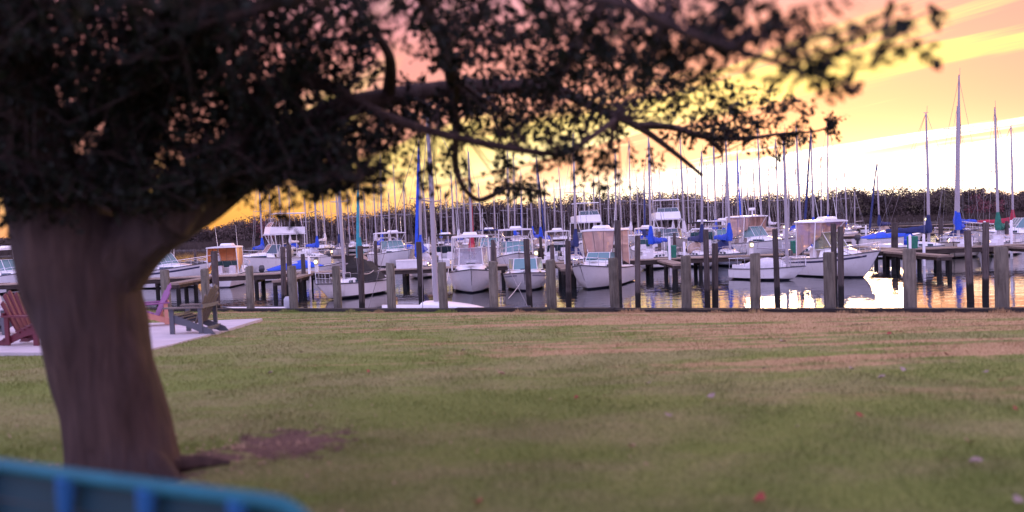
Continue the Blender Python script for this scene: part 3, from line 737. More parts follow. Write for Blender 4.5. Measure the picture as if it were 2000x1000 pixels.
put_power(1478, 67.0, R(-60), label='white pilothouse boat with peach-lit curtains behind the low daysailer', L=8.5, B=3.0, fb=1.2, bow=1.7, top='hard', enc=M_enc, wsh=.9, cabin=.6, toph=2.4, radar=True, encf=False)
put_power(1990, 64.0, R(170), label='white sport cruiser with steel rails at the right edge beyond the dock', L=9.0, B=3.0, fb=1.2, bow=1.8, top=None, wsh=.8, cabin=.6, arch=True, railh=.7)
put_power(770, 76.0, R(-60), label='white cabin cruiser with a pale arch behind the blue-covered sloop', L=8.5, B=3.0, fb=1.2, bow=1.7, top='soft', topm=M_cwhite, wsh=.8, cabin=.5, toph=2.1, arch=True)
put_power(590, 61.0, R(20), label='low runabout under a blue tarpaulin behind the yellow dock light', L=6.0, B=2.3, fb=.8, bow=1.15, top=None, wsh=0, cabin=0, cover=M_blue, railh=0)
put_power(872, 69.0, R(80), label='white sport-fisher with a black top left of the rounded hardtop boat', L=7.0, B=2.6, top='hard', topm=M_black, wsh=.7, cabin=.4, toph=2.1, glass=M_glass)
put_power(955, 76.0, R(-95), label='white cuddy cruiser with a navy bimini right of the crimson furled jib', L=8.0, B=2.9, fb=1.1, bow=1.7, top='soft', wsh=.8, cabin=.5, toph=2.1, arch=True)
put_power(1262, 69.0, R(95), label='white fishing boat with a pale hardtop left of the dark dock piles', L=6.8, B=2.6, top='hard', wsh=.7, cabin=.3, toph=2.05)
put_power(1415, 72.0, R(-92), label='white cruiser with a pale soft top behind the royal blue mast covers', L=8.2, B=2.9, fb=1.15, bow=1.7, top='soft', topm=M_cwhite, wsh=.8, cabin=.5, toph=2.1, arch=True)
put_power(1742, 74.0, R(10), label='white runabout under a royal blue tarpaulin on the right', L=7.0, B=2.6, fb=1.0, bow=1.4, top=None, wsh=0, cabin=0, cover=M_blue, railh=0)
put_power(20, DB1, R(-30), label='white cabin boat at the far left beyond the trunk', L=8.0, B=2.9, fb=1.2, bow=1.7, wsh=.8, cabin=.5, toph=2.1)
# --- sailboats, by the masts one can follow in the photograph: (x at deck height, masthead y, cover, furled jib, hull)
MASTS = [(512, 330, M_blue, None, M_hull), (553, 345, None, None, M_hull), (620, 335, M_blue, None, M_hull), (636, 320, M_cwhite, None, M_hull), (700, 330, M_teal, M_teal, M_hull),
         (735, 350, M_cwhite, None, M_hull), (745, 300, M_blue, None, M_hullb), (776, 320, None, None, M_hull2), (820, 268, M_blue, M_blue, M_hull), (834, 345, None, None, M_hull),
         (888, 330, None, None, M_hull), (898, 345, M_cwhite, None, M_hull2), (921, 290, M_red, M_red, M_hull), (993, 290, M_black, None, M_hull), (1006, 300, M_blue, None, M_hull),
         (1020, 330, None, M_blue, M_hull), (1058, 300, M_blue, M_navy, M_hull), (1066, 345, None, None, M_hull3), (1100, 325, None, None, M_hull), (1124, 255, M_navy, None, M_hull),
         (1176, 340, M_cwhite, None, M_hull), (1203, 290, M_tan, None, M_hull2), (1233, 275, M_cwhite, None, M_hull), (1258, 330, M_navy, M_navy, M_hull), (1271, 262, M_blue, None, M_hull),
         (1279, 300, None, None, M_hull), (1338, 262, M_cwhite, None, M_hull), (1347, 320, None, None, M_hull2), (1370, 290, M_navy, None, M_hull3), (1399, 255, M_blue, None, M_hull),
         (1412, 300, M_cwhite, None, M_hull), (1426, 240, M_blue, None, M_hullg), (1441, 290, M_blue, M_blue, M_hull), (1490, 235, M_tan, None, M_hull), (1521, 270, None, None, M_hull),
         (1566, 240, M_blue, None, M_hull), (1590, 250, M_blue, M_navy, M_hull), (1604, 300, None, None, M_hull), (1617, 232, M_blue, None, M_hull), (1670, 370, None, None, M_hull),
         (1719, 307, M_navy, M_navy, M_hull), (1814, 215, M_navy, None, M_hull), (1866, 208, M_blue, None, M_hull), (1871, 146, M_blue, None, M_hull2), (1951, 205, M_green, None, M_hull), (1979, 243, M_red, None, M_hull)]
for px, ty, cc in ((530, 372, None), (566, 360, M_cwhite), (600, 380, None), (663, 352, M_navy), (684, 372, None), (716, 362, None), (760, 372, M_cwhite), (792, 352, None), (862, 362, M_blue), (876, 372, None), (908, 358, None), (942, 352, None), (968, 366, None),
                  (1042, 352, M_blue), (1084, 360, None), (1142, 362, None), (1160, 345, None), (1190, 352, M_navy), (1216, 330, None), (1248, 340, None), (1294, 325, None), (1315, 342, M_cwhite), (1327, 330, None), (1358, 335, None), (1385, 318, None), (1418, 322, None),
                  (1452, 312, M_navy), (1464, 330, None), (1478, 318, None), (1504, 322, M_cwhite), (1540, 330, None), (1556, 318, None), (1634, 340, None), (1655, 330, None)):
    MASTS.append((px, ty, cc, None, (M_hull, M_hull2, M_hull3)[px % 3]))
OBL = {820: -91, 1566: 222, 1590: 232, 1617: 218, 1719: 220, 1814: -40, 1866: 212, 1871: 235, 1951: 225, 1979: -42, 1271: 235, 620: -50}
ROWD = [DB1, 76.0, 90.0, 114.0, 128.0]
CN = {id(M_blue): 'royal blue', id(M_navy): 'navy', id(M_teal): 'teal', id(M_green): 'green', id(M_red): 'crimson', id(M_tan): 'tan', id(M_black): 'black', id(M_cwhite): 'off-white'}
placed = []
for i, (px, ty, cov, fur, hm) in enumerate(MASTS):
    best = None
    for k, D in enumerate(ROWD):
        q = at(px, ty, D); H = q.z - 1.4
        x = spot_x(px, D)
        clear = min([abs(x - a) - w for d_, a, w in ROWS if abs(d_ - D) < 8] + [9.0])
        pen = max(0, 7.5 - H) * 1.5 + max(0, H - 13.5) * 1.5 + max(0, 1.55 - clear) * 6 + (0 if cov in (None, M_cwhite) else k * .5) + .35 * ((i * 7 + k * 3) % 4) + (4 if k == 0 and (1180 < px < 1360 or 1640 < px < 1790) else 0)
        if best is None or pen < best[0]: best = (pen, D, x, H, k)
    pen, D, x, H, k = best
    occupy(D, x, 1.5); placed.append([px, D, x, H, k, cov, fur, hm, i])
RN = ['behind the long dock', 'before the middle dock', 'beyond the middle dock', 'before the farthest dock', 'beyond the farthest dock']
for k in range(5):
    row = sorted([p for p in placed if p[4] == k])
    for j, (px, D, x, H, kk, cov, fur, hm, i) in enumerate(row):
        what = f'{CN[id(cov)]} sail cover' if cov else ('furled jib' if fur else 'bare boom')
        hn = 'navy' if hm is M_hullb else 'grey' if hm is M_hullg else 'cream' if hm is M_hull2 else 'white'
        L = max(6.5, min(10.5, H * .74)); rz = (HD if (i * 5) % 3 else R(90)) + R(9) * math.sin(i * 2.1)
        rz = R(OBL[px]) if px in OBL else rz
        off = .08 * L * (1 if True else 0)
        sailboat((x - math.cos(rz) * off, D - math.sin(rz) * off, 0), rz, f'{hn} sailboat with {what} {RN[k]}, {ORD[j]} from the left', L=L, mast_h=H, cover=cov, furl=fur, hullm=hm,
                 group='sailboats moored at the docks', dodger=(None, M_navy, M_cwhite, None, M_tan, M_blue)[i % 6], tilt=R(1.5) * math.sin(i * 1.3), spread=2 if H > 11 else 1, detail=0 if k > 1 else 1)

# ------------------------------------------------------------------ things on the docks
def dock_light(px, py, D, label):
    q = at(px, py, D); r = empty('dock_light', (q.x, q.y, 1.06), 0, label, 'dock light', 'lit power pedestals on the docks')
    h = max(.7, q.z - 1.06)
    MB().box((0, 0, h / 2 - .15), (.22, .22, h - .1), taper=.9).build('post', M_post, r)
    MB().tube([(0, 0, h - .20), (0, 0, h + .16)], .15, 10).build('housing', M_lampbox, r, True)
    MB().loft([[(.11 * k * math.cos(a), -.16 + .02 * k * math.sin(a) - d, h - .02 + .11 * k * math.sin(a)) for a in [2 * math.pi * t / 10 for t in range(10)]] for k, d in ((1, 0), (.9, .03), (.5, .05))]).build('lens', M_lamp, r, True)
    MB().tube([(0, 0, h + .16), (0, 0, h + .26)], [.19, .10], 10).build('cap', M_eng, r, True)
for px, py, D, l in ((618, 517, 50.6, 'lit yellow dock light beside the black-tented sloop'), (1047, 498, 51.2, 'lit yellow dock light behind the green-windscreen motorboat'),
                     (1467, 479, 51, 'lit yellow dock light above the low daysailer'), (1621, 463, 51.4, 'lit yellow dock light in front of the large cabin cruiser roof'),
                     (1807, 428, 83, 'bright yellow dock light left of the tallest mast'), (1531, 443, 83, 'small yellow dock light far off left of the blue sail cover'), (552, 504, 60, 'small yellow dock light left of the slim paired piles')):
    dock_light(px, py, D, l)
def white_post(px, top, D, label):
    q = at(px, top, D); b = MB().tube([(0, 0, -1.2), (0, 0, q.z - .05), (0, 0, q.z)], [.085, .085, .05], 9)
    o = b.build('dock_post', M_post, None, True, (q.x, q.y, 0)); tag(o, label, 'post', 'white plastic posts at the slips')
for px, top, D, l in ((603, 502, 49.6, 'white plastic slip post beside the black-tented sloop'), (845, 505, 49.7, 'white plastic post left of the rounded-hardtop motorboat'),
                      (1307, 462, 49.8, 'tall white post before the dark dock piles'), (1336, 472, 49.8, 'white post behind a thick seawall pile near the dark dock piles'),
                      (1691, 440, 80, 'white post right of the cabin cruiser, thinner one far behind'), (1777, 458, 49.5, 'white post over the right-hand dock gap'),
                      (1804, 457, 49.7, 'white post at the pink-lit bow under the dock'), (1923, 432, 53, 'white post beside the long blue sail cover'), (1975, 430, 53, 'white post at the far right beside the crimson cover'),
                      (1104, 490, 49.6, 'white post left of the boat with peach-lit curtains')):
    white_post(px, top, D, l)
q = at(800, 515, 51); db = empty('dock_box', (q.x, q.y, 1.06), 0, 'large white dock box standing on the long dock', 'dock box')
MB().box((0, 0, .25), (1.7, .6, .5)).build('body', M_post, db); MB().box((0, 0, .54), (1.76, .66, .07), taper=.96).build('lid', M_white, db)
for px, mm, l in ((1553, M_green, 'dark green bin on the dock behind the daysailer'), (1782, M_green, 'dark green bin on the dock by the right-hand slip'), (1312, M_green, 'dark green coiled hose box on the dock near the tall white post')):
    q = at(px, 478, 51.3); bn = empty('dock_bin', (q.x, q.y, 1.06), 0, l, 'bin')
    MB().box((0, 0, .38), (.46, .46, .76), taper=1.1).build('body', mm, bn); MB().box((0, 0, .80), (.54, .54, .08), taper=.85).build('lid', mm, bn)
for px, l in ((1885, 'white dock steps by the long blue sail cover'), (1945, 'white dock steps leaning by the right slip'), (1068, 'white dock steps behind the pipe-framed boat'), (680, 'white dock steps behind the black boom tent'), (1262, 'white dock steps left of the dark dock piles')):
    q = at(px, 478, 51.2); st = empty('dock_steps', (q.x, q.y, 1.06), R(20), l, 'steps', 'white boarding steps on the dock')
    for k in range(3): MB().box((-.25 + .25 * k, 0, .11 + .11 * k), (.25, .55, .22 + .22 * k)).build('step', M_post, st)
# mooring lines
def rope(a, b, sag, label):
    a, b = Vector(a), Vector(b); pts = [a.lerp(b, t / 10) - Vector((0, 0, sag * 4 * (t / 10) * (1 - t / 10))) for t in range(11)]
    tag(MB().tube(pts, .02, 5).build('mooring_line', M_rope), label, 'rope', 'mooring lines')
rope(at(1021, 546, 43.2), at(993, 583, 36.0), .05, 'pale mooring line slanting down from the green-windscreen motorboat')
rope(at(876, 525, 43.5), at(867, 560, 24.0), .2, 'mooring line from the thick pile to the hardtop motorboat')
rope(at(1630, 480, 36), at(1690, 500, 43), .15, 'mooring line from the slim pile to the cabin cruiser')
rope(at(1520, 486, 31.5), at(1557, 505, 42), .12, 'mooring line from a slim pile to the daysailer bow')
rope(at(711, 535, 32), at(735, 520, 50), .15, 'mooring line behind the black-tented sloop')

# ------------------------------------------------------------------ far shore woods
M_fol = []
def foliage_mat(name, c, c2, scale=.25):
    m = bpy.data.materials.new(name); m.use_nodes = True; g = NG(m.node_tree); b = m.node_tree.nodes['Principled BSDF']
    P = g.n('ShaderNodeNewGeometry').outputs['Position']
    n = g.noise(P, scale, 3, .6); n2 = g.noise(P, scale * 9, 2, .6)
    cc = g.ramp(g.m('ADD', g.m('MULTIPLY', n, .82), g.m('MULTIPLY', n2, .18)), [(.35, c), (.65, c2)])
    g.set(b.inputs['Base Color'], cc); b.inputs['Roughness'].default_value = .8; b.inputs['Specular IOR Level'].default_value = .15
    return m
M_wood = foliage_mat('far_wood_leaves', (.036, .027, .026), (.125, .092, .082), .10)
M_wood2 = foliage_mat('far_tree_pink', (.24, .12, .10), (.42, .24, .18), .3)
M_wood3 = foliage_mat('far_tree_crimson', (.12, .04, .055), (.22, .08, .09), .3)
M_wood4 = foliage_mat('far_tree_olive', (.06, .055, .04), (.13, .11, .07), .3)
M_trunk_far = mat('far_trunk', (.07, .055, .05), .9)
M_reed = foliage_mat('marsh_reeds', (.040, .030, .027), (.09, .068, .058), .3)

def crown_quads(cx, cy, zb, ht, w, n, size, rg_=rng, shape=1.0):
    """n small leafy faces through an uneven, lobed crown"""
    nl = 14
    lob = np.stack([rg_.normal(0, .28, nl) * w, rg_.normal(0, .28, nl) * w, zb + ht * rg_.uniform(.25, .80, nl)], 1); lob[0] = (0, 0, zb + ht * .84)
    lr = np.minimum(w * rg_.uniform(.16, .36, nl), ht * .22)
    id_ = rg_.integers(0, nl, n)
    dirs = rg_.normal(size=(n, 3)); dirs /= np.linalg.norm(dirs, axis=1)[:, None]
    rad = lr[id_] * rg_.uniform(.25, 1.08, n) ** .6
    C = lob[id_] + dirs * rad[:, None]; C[:, 0] += cx; C[:, 1] += cy
    a = rg_.normal(size=(n, 3)); a /= np.linalg.norm(a, axis=1)[:, None]
    b = np.cross(a, rg_.normal(size=(n, 3))); b /= np.linalg.norm(b, axis=1)[:, None]
    s = size * rg_.uniform(.5, 1.3, n)[:, None]
    return np.stack([C - a * s, C - b * s * .5, C + a * s, C + b * s * .5], 1)
def tree_skel(b, cx, cy, zb, ht, w, rn):
    lean = rn.uniform(-.6, .6)
    b.tube([(cx, cy, zb - .5), (cx + lean * .3, cy, zb + ht * .5), (cx + lean, cy, zb + ht * .85)], [.22, .15, .04], 5)
    for k in range(11):
        t = rn.uniform(.25, .8); a = rn.uniform(0, 2 * math.pi); l = w * rn.uniform(.3, .55)
        s_ = Vector((cx + lean * t * .7, cy, zb + ht * t)); e_ = s_ + Vector((math.cos(a) * l, math.sin(a) * l, ht * rn.uniform(.12, .30)))
        b.tube([s_, s_.lerp(e_, .5) + Vector((0, 0, .2)), e_], [.07, .05, .025], 4)
PROF = [(-400, 14), (200, 14), (380, 16), (440, 20), (480, 26), (520, 34), (600, 28), (680, 30), (760, 34), (790, 46), (900, 44), (1000, 44), (1100, 46), (1200, 50), (1240, 58), (1300, 46), (1400, 40), (1500, 40),
        (1600, 38), (1650, 42), (1720, 40), (1800, 36), (1850, 44), (1900, 34), (2000, 24), (2600, 24)]
def prof(px):
    for (a, b), (c, d) in zip(PROF, PROF[1:]):
        if a <= px <= c: return lerp(b, d, (px - a) / (c - a))
    return 20
quads = []; sk = MB(); rn = random.Random(11)
px = -150
while px < 2200:
    for layer in range(3):
        pp = px + rn.uniform(-12, 12); D0 = (230, 244, 262)[layer] + (40 if pp < 440 else 0) + rn.uniform(-5, 5)
        x = (pp - 1000) / F * D0; y = max(D0, shore_y(x) + 14); topz = EYE.z + prof(pp) * rn.uniform(.80, 1.34) * y / F * (1 if layer else .86)
        zb = .9; ht = max(3.0, topz - zb); w = min(ht * .95, 9) * rn.uniform(.75, 1.1)
        quads.append(crown_quads(x, y, zb - .5, ht, w, 1250, .31)); tree_skel(sk, x, y, zb, ht, w, rn)
        # understorey
        quads.append(crown_quads(x, y - 3, zb - .8, ht * .62, w * 1.2, 700, .40)); quads.append(crown_quads(x + 2, y + 4, zb - .8, ht * .8, w * 1.3, 420, .42))
    px += rn.uniform(20, 27)
Q = np.concatenate(quads); nq = len(Q)
fw = link('far_wood', np_mesh('far_wood', Q.reshape(-1, 3), np.arange(nq * 4).reshape(-1, 4), M_wood)); tag(fw, 'dense brown autumn wood along the far shore', 'wood', kind='stuff')
sk.build('trunks', M_trunk_far, fw)
def far_tree(px, top, w_px, D, m, label, n=900, size=.26):
    x = (px - 1000) / F * D; y = max(D, shore_y(x) + 10); q = at(px, top, y); zb = .8; ht = q.z - zb; w = w_px * y / F
    t = empty('far_tree', (q.x, y, zb), 0, label, 'tree', 'trees that stand out of the far wood')
    b = MB(); tree_skel(b, 0, 0, 0, ht, w, rn); b.build('trunk', M_trunk_far, t)
    K = crown_quads(0, 0, -.2, ht, w, n, size); link('crown', np_mesh('crown', K.reshape(-1, 3), np.arange(len(K) * 4).reshape(-1, 4), m), t)
far_tree(455, 433, 46, 330, M_wood2, 'thin pinkish bare tree at the left end of the far shore', 420, .35)
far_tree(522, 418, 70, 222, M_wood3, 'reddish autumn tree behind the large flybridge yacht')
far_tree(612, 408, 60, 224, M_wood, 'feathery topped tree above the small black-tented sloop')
far_tree(695, 414, 60, 222, M_wood2, 'pinkish bare tree right of the teal furled jib', 500)
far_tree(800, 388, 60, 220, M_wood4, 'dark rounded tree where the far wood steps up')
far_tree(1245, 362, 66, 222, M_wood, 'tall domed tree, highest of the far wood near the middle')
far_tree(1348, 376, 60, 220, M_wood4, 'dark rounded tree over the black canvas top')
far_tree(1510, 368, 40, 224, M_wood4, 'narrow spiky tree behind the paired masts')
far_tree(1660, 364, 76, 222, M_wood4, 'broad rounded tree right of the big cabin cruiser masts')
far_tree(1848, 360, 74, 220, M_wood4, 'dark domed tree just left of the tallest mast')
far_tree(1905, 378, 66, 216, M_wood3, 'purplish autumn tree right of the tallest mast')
# reeds
N = 26000; rx = rng.uniform(-190, 210, N); ry = np.array([shore_y(x) for x in rx]) + rng.uniform(1, 26, N); hh = rng.uniform(1.2, 2.6, N); lw = rng.uniform(.05, .12, N); ln = rng.normal(0, .22, (N, 2))
Vv = np.zeros((N, 3, 3)); Vv[:, 0] = np.stack([rx - lw, ry, np.full(N, .1)], 1); Vv[:, 1] = np.stack([rx + lw, ry, np.full(N, .1)], 1); Vv[:, 2] = np.stack([rx + ln[:, 0], ry + ln[:, 1], hh], 1)
tag(link('marsh_reeds', np_mesh('marsh_reeds', Vv.reshape(-1, 3), np.arange(N * 3).reshape(-1, 3), M_reed)), 'pale dry reeds fringing the far shore', 'reeds', kind='stuff')

# ------------------------------------------------------------------ patio and its chairs
M_conc = mat('patio_concrete', (.46, .42, .44), .85, var=.16, scale=1.8, bump=.006, bscale=30)
outl = [onlawn(*p) for p in ((513, 627), (470, 640), (430, 652), (380, 664), (335, 676), (290, 686), (200, 692), (60, 695), (-60, 696), (-160, 690), (-160, 640), (0, 638), (150, 637), (300, 634), (420, 630))]
pc = sum(outl, Vector()) / len(outl)
V = [Vector((p.x, p.y, p.z + .035)) - pc for p in outl]
b = MB(); b.v = [tuple(v) for v in V] + [(v.x, v.y, v.z - .2) for v in V]; n = len(V)
b.f = [tuple(range(n))] + [(i, (i + 1) % n, (i + 1) % n + n, i + n) for i in range(n)]
me = b.mesh('patio', M_conc)
pat = link('patio', me, None, pc); tag(pat, kind='structure')
# best plane through the patio outline, for standing chairs on it
A_ = np.array([(p.x, p.y, 1) for p in outl]); zz_ = np.array([p.z for p in outl]); PL = np.linalg.lstsq(A_, zz_, rcond=None)[0]
me.vertices.foreach_set('co', np.array([[p.x - pc.x, p.y - pc.y, PL[0] * p.x + PL[1] * p.y + PL[2] + .05 - pc.z] for p in outl] + [[p.x - pc.x, p.y - pc.y, PL[0] * p.x + PL[1] * p.y + PL[2] - .25 - pc.z] for p in outl], np.float32).ravel()); me.update()
def patio_z(x, y): return PL[0] * x + PL[1] * y + PL[2] + .05
def on_patio(px, py):
    d = ray(px, py); y = 5
    while y < 40:
        p = EYE + d * (y / d.y)
        if p.z <= patio_z(p.x, p.y): return Vector((p.x, p.y, patio_z(p.x, p.y)))
        y += .01
def adirondack(px, py, rz, frame, slat, label, s=1.0):
    t = empty('adirondack_chair', on_patio(px, py), rz, label, 'chair', 'slatted garden chairs on the patio'); t.scale = (s, s, s)
    for sy in (-1, 1):
        MB().box((.36, sy * .31, .275), (.10, .035, .55)).build('leg', frame, t)
        MB().plate([(.40, sy * .27, .40), (.30, sy * .27, .42), (.02, sy * .27, .31), (-.52, sy * .27, .10), (-.60, sy * .27, .0), (-.40, sy * .27, .0), (.05, sy * .27, .18), (.40, sy * .27, .26)], (0, .035, 0)).build('side_rail', frame, t)
        MB().box((-.28, sy * .30, .31), (.09, .035, .56)).build('arm_post', frame, t)
        MB().plate([(.50, sy * .24, .56), (.50, sy * .41, .56), (.30, sy * .42, .56), (-.38, sy * .34, .56), (-.38, sy * .27, .56)], (0, 0, .03)).build('arm', slat, t)
    for k in range(5):
        x = .36 - k * .105; z = .41 - .02 * k - .012 * max(0, k - 1) ** 1.6
        MB().box((x, 0, z + .015), (.092, .60, .025), ry=R(12)).build('seat_slat', slat, t)
    for k in range(5):
        u = k - 2; h = .86 - .05 * u * u
        b0 = Vector((-.10, u * .095, .24)); tp = Vector((-.10 - h * .42, u * .125, .24 + h * .92)); w = .043
        off = Vector((.025, 0, .011))
        MB().plate([b0 + Vector((0, -w, 0)), b0 + Vector((0, w, 0)), tp + Vector((0, w * 1.15, -.03)), tp + Vector((0, 0, .02)), tp + Vector((0, -w * 1.15, -.03))], -off).build('back_slat', slat, t)
    MB().box((-.345, 0, .60), (.03, .66, .08)).build('back_brace', frame, t); MB().box((-.40, 0, .12), (.03, .54, .08)).build('rear_brace', frame, t); MB().box((.385, 0, .33), (.025, .56, .10)).build('front_apron', frame, t)
    return t
M_cg = mat('chair_slate_paint', (.085, .090, .105), .6); M_ct = mat('chair_tan_slats', (.14, .115, .10), .7, var=.2)
M_cp = mat('chair_plum', (.24, .085, .22), .6); M_cr = mat('chair_burgundy', (.11, .012, .025), .55); M_cl = mat('chair_pale_grey', (.48, .46, .50), .6); M_co = mat('chair_orange_lit_leg', (.50, .22, .16), .7)  # coral frame colour holds the orange light on the plum chair's legs
adirondack(384, 650, R(172), M_cg, M_ct, 'slate-framed garden chair with tan slats facing left on the patio corner', 1.0)
adirondack(298, 636, R(215), M_co, M_cp, 'plum garden chair with orange-lit legs peeking out right of the trunk', .98)
adirondack(66, 672, R(-12), M_cr, M_cr, 'dark burgundy garden chair facing the trunk at the left', 1.0)
adirondack(8, 652, R(-15), M_cg, M_cl, 'pale grey garden chair at the left edge behind the burgundy one', 1.05)

# ------------------------------------------------------------------ the big tree
def bark_mat():
    m = bpy.data.materials.new('bark'); m.use_nodes = True; g = NG(m.node_tree); b = m.node_tree.nodes['Principled BSDF']
    tc = g.n('ShaderNodeTexCoord').outputs['Object']
    v = g.mapping(tc, scale=(1, 1, .16)); n = g.noise(v, 11, 6, .65, .6); n2 = g.noise(tc, 1.7, 4, .6)
    cc = g.ramp(n, [(.3, (.032, .020, .018)), (.55, (.062, .039, .034)), (.75, (.090, .058, .049))])
    cc = g.mix(g.m('MULTIPLY', g.maprange(n2, .45, .7), .5), cc, (.048, .038, .042, 1))
    g.set(b.inputs['Base Color'], cc); b.inputs['Roughness'].default_value = .9; b.inputs['Specular IOR Level'].default_value = .2
    bp = g.n('ShaderNodeBump'); bp.inputs['Distance'].default_value = .035; g.set(bp.inputs['Height'], n); g.set(b.inputs['Normal'], bp.outputs[0]); return m
M_bark = bark_mat()
tb = onlawn(243, 938); TD = tb.y + .1
tree = empty('shade_tree', (tb.x, TD, tb.z), 0, 'large shade tree with a stout bare trunk and dark spreading crown over the lawn', 'tree')
def far(D):
    e = D - TD
    if e < -.5: return TD - .5 + (e + .5) * 1.6
    return TD + (e if e < .4 else .4 + (e - .4) * 4.0)
def T(px, py, D): return at(px, py, D) - Vector((tb.x, TD, tb.z))
def limb(b, pts, n=12, sub=6, rough=.06, seed=0):
    """pts: (px, py, depth, half-width in photo pixels)"""
    pts = [(a, c, far(D), w) for a, c, D, w in pts]
    P = spline([T(a, c, D) for a, c, D, w in pts], sub)
    Rr = [w * D / F for a, c, D, w in pts]; rr = []
    for i in range(len(Rr) - 1): rr += [lerp(Rr[i], Rr[i + 1], k / sub) for k in range(sub)]
    rr.append(Rr[-1]); rings = []; ref = Vector((0, 1, 0))
    for i, p in enumerate(P):
        t = (P[min(i + 1, len(P) - 1)] - P[max(i - 1, 0)]).normalized(); a = t.cross(ref).normalized(); c = a.cross(t).normalized()
        rings.append([p + (a * math.cos(q) + c * math.sin(q)) * rr[i] * (1 + rough * (math.sin(3 * q + i * .35 + seed) + .7 * math.sin(5 * q - i * .22 + seed * 2) + .5 * math.sin(9 * q + i * .5))) for q in [2 * math.pi * k / n for k in range(n)]])
    b.loft(rings); return P
TDm = TD
b = MB()
limb(b, [(246, 985, TDm, 130), (244, 925, TDm, 106), (234, 860, TDm, 97), (221, 790, TDm, 94), (206, 730, TDm, 93), (189, 670, TDm, 95), (174, 610, TDm, 99), (163, 560, TDm, 104), (150, 505, TDm, 105), (132, 455, TDm, 100), (116, 400, TDm, 88), (100, 320, TDm - .1, 80)], 36, 6, .022, 1)
for pts in ([(270, 890, TDm - .1, 50), (325, 930, TDm - .15, 22), (352, 955, TDm - .15, 12), (380, 975, TDm - .15, 5)], [(290, 890, TDm, 44), (350, 905, TDm + .05, 16), (400, 902, TDm + .15, 12), (450, 906, TDm + .2, 5)],
            [(210, 900, TDm, 50), (150, 930, TDm, 24), (120, 955, TDm, 8)]):
    limb(b, pts, 14, 5, .05, 3)
b.build('trunk', M_bark, tree, True)
LIMBS = {
 'right': [(195, 570, TDm, 62), (245, 495, TDm, 62), (325, 428, TDm + .05, 58), (400, 380, TDm + .1, 50), (470, 335, TDm + .2, 42), (560, 275, TDm + .3, 33), (660, 215, TDm + .4, 23), (760, 190, TDm + .5, 18), (900, 172, TDm + .6, 16), (1070, 172, TDm + .7, 12), (1150, 205, TDm + .8, 9), (1250, 250, TDm + .9, 6.5), (1320, 300, TDm + .9, 5), (1372, 343, TDm + .9, 3.5)],
 'stem': [(125, 480, TDm, 85), (90, 380, TDm - .1, 75), (50, 260, TDm - .3, 75), (30, 100, TDm - .5, 62), (20, -120, TDm - .8, 50)],
 'mid': [(150, 470, TDm + .1, 70), (210, 380, TDm + .2, 58), (262, 260, TDm + .2, 48), (330, 120, TDm + .1, 42), (420, -60, TDm - .1, 34)],
 'long': [(330, 430, TDm - .1, 45), (440, 300, TDm - .1, 30), (540, 170, TDm, 22), (630, 165, TDm + .1, 13), (720, 213, TDm + .2, 11), (800, 245, TDm + .25, 9), (900, 270, TDm + .3, 8), (1000, 290, TDm + .3, 7), (1090, 303, TDm + .35, 5)],
 'fork': [(1240, 246, TDm + .9, 8), (1310, 248, TDm + .9, 6), (1380, 268, TDm + .9, 6), (1460, 270, TDm + 1.0, 5), (1520, 262, TDm + 1.0, 3), (1600, 255, TDm + 1.0, 2), (1640, 232, TDm + 1.0, 1.5)],
 'fork2': [(1380, 268, TDm + .9, 5), (1410, 300, TDm + .9, 3), (1395, 310, TDm + .9, 1.5)],
 'drop': [(885, 175, TDm + .6, 9), (890, 250, TDm + .7, 8), (890, 320, TDm + .8, 6), (905, 365, TDm + .8, 5), (933, 390, TDm + .85, 5), (960, 383, TDm + .85, 5), (990, 368, TDm + .9, 4), (1040, 372, TDm + .9, 3), (1075, 382, TDm + .95, 2)],
 'drop2': [(1090, 303, TDm + .35, 4), (1130, 285, TDm + .4, 5), (1180, 250, TDm + .5, 6), (1200, 235, TDm + .55, 6)],
 'up': [(890, 180, TDm + .6, 16), (872, 100, TDm + .3, 14), (845, 40, TDm, 12), (800, -60, TDm - .4, 10)],
 'up2': [(1070, 178, TDm + .7, 14), (1100, 130, TDm + .4, 13), (1140, 70, TDm, 12), (1200, -30, TDm - .5, 10)],
 'up3': [(760, 185, TDm + .5, 14), (760, 110, TDm + .3, 10), (715, 40, TDm, 9), (660, -60, TDm - .3, 8)],
 'high': [(430, 40, TDm - .6, 15), (700, -40, TDm - .9, 14), (1000, -20, TDm - 1.2, 11), (1200, 5, TDm - 1.4, 9), (1330, 60, TDm - 1.4, 8), (1430, 95, TDm - 1.4, 7), (1530, 125, TDm - 1.4, 5.5), (1610, 152, TDm - 1.4, 4.5), (1682, 180, TDm - 1.4, 4)],
 'high2': [(1530, 125, TDm - 1.4, 5), (1580, 80, TDm - 1.5, 4), (1650, 60, TDm - 1.5, 3), (1740, 55, TDm - 1.5, 2), (1812, 25, TDm - 1.5, 1.5)],
 'high3': [(1430, 95, TDm - 1.4, 6), (1490, 70, TDm - 1.5, 5), (1560, 105, TDm - 1.6, 3), (1640, 130, TDm - 1.6, 2), (1700, 130, TDm - 1.6, 1.5)],
 'left': [(60, 280, TDm + .1, 40), (200, 200, TDm + .1, 28), (320, 130, TDm - .2, 20), (430, 40, TDm - .6, 15)],
 'low': [(440, 370, TDm + .1, 22), (500, 350, TDm - .1, 12), (560, 345, TDm - .2, 8), (640, 350, TDm - .3, 5), (700, 352, TDm - .35, 3)],
}
limbpts = []
for nm, pts in LIMBS.items():
    b = MB(); P = limb(b, pts, 16 if pts[0][3] > 30 else 9, 6, .05, len(nm)); b.build('limb', M_bark, tree, True)
    limbpts += [p for p in P]
LP = np.array([tuple(p) for p in limbpts])
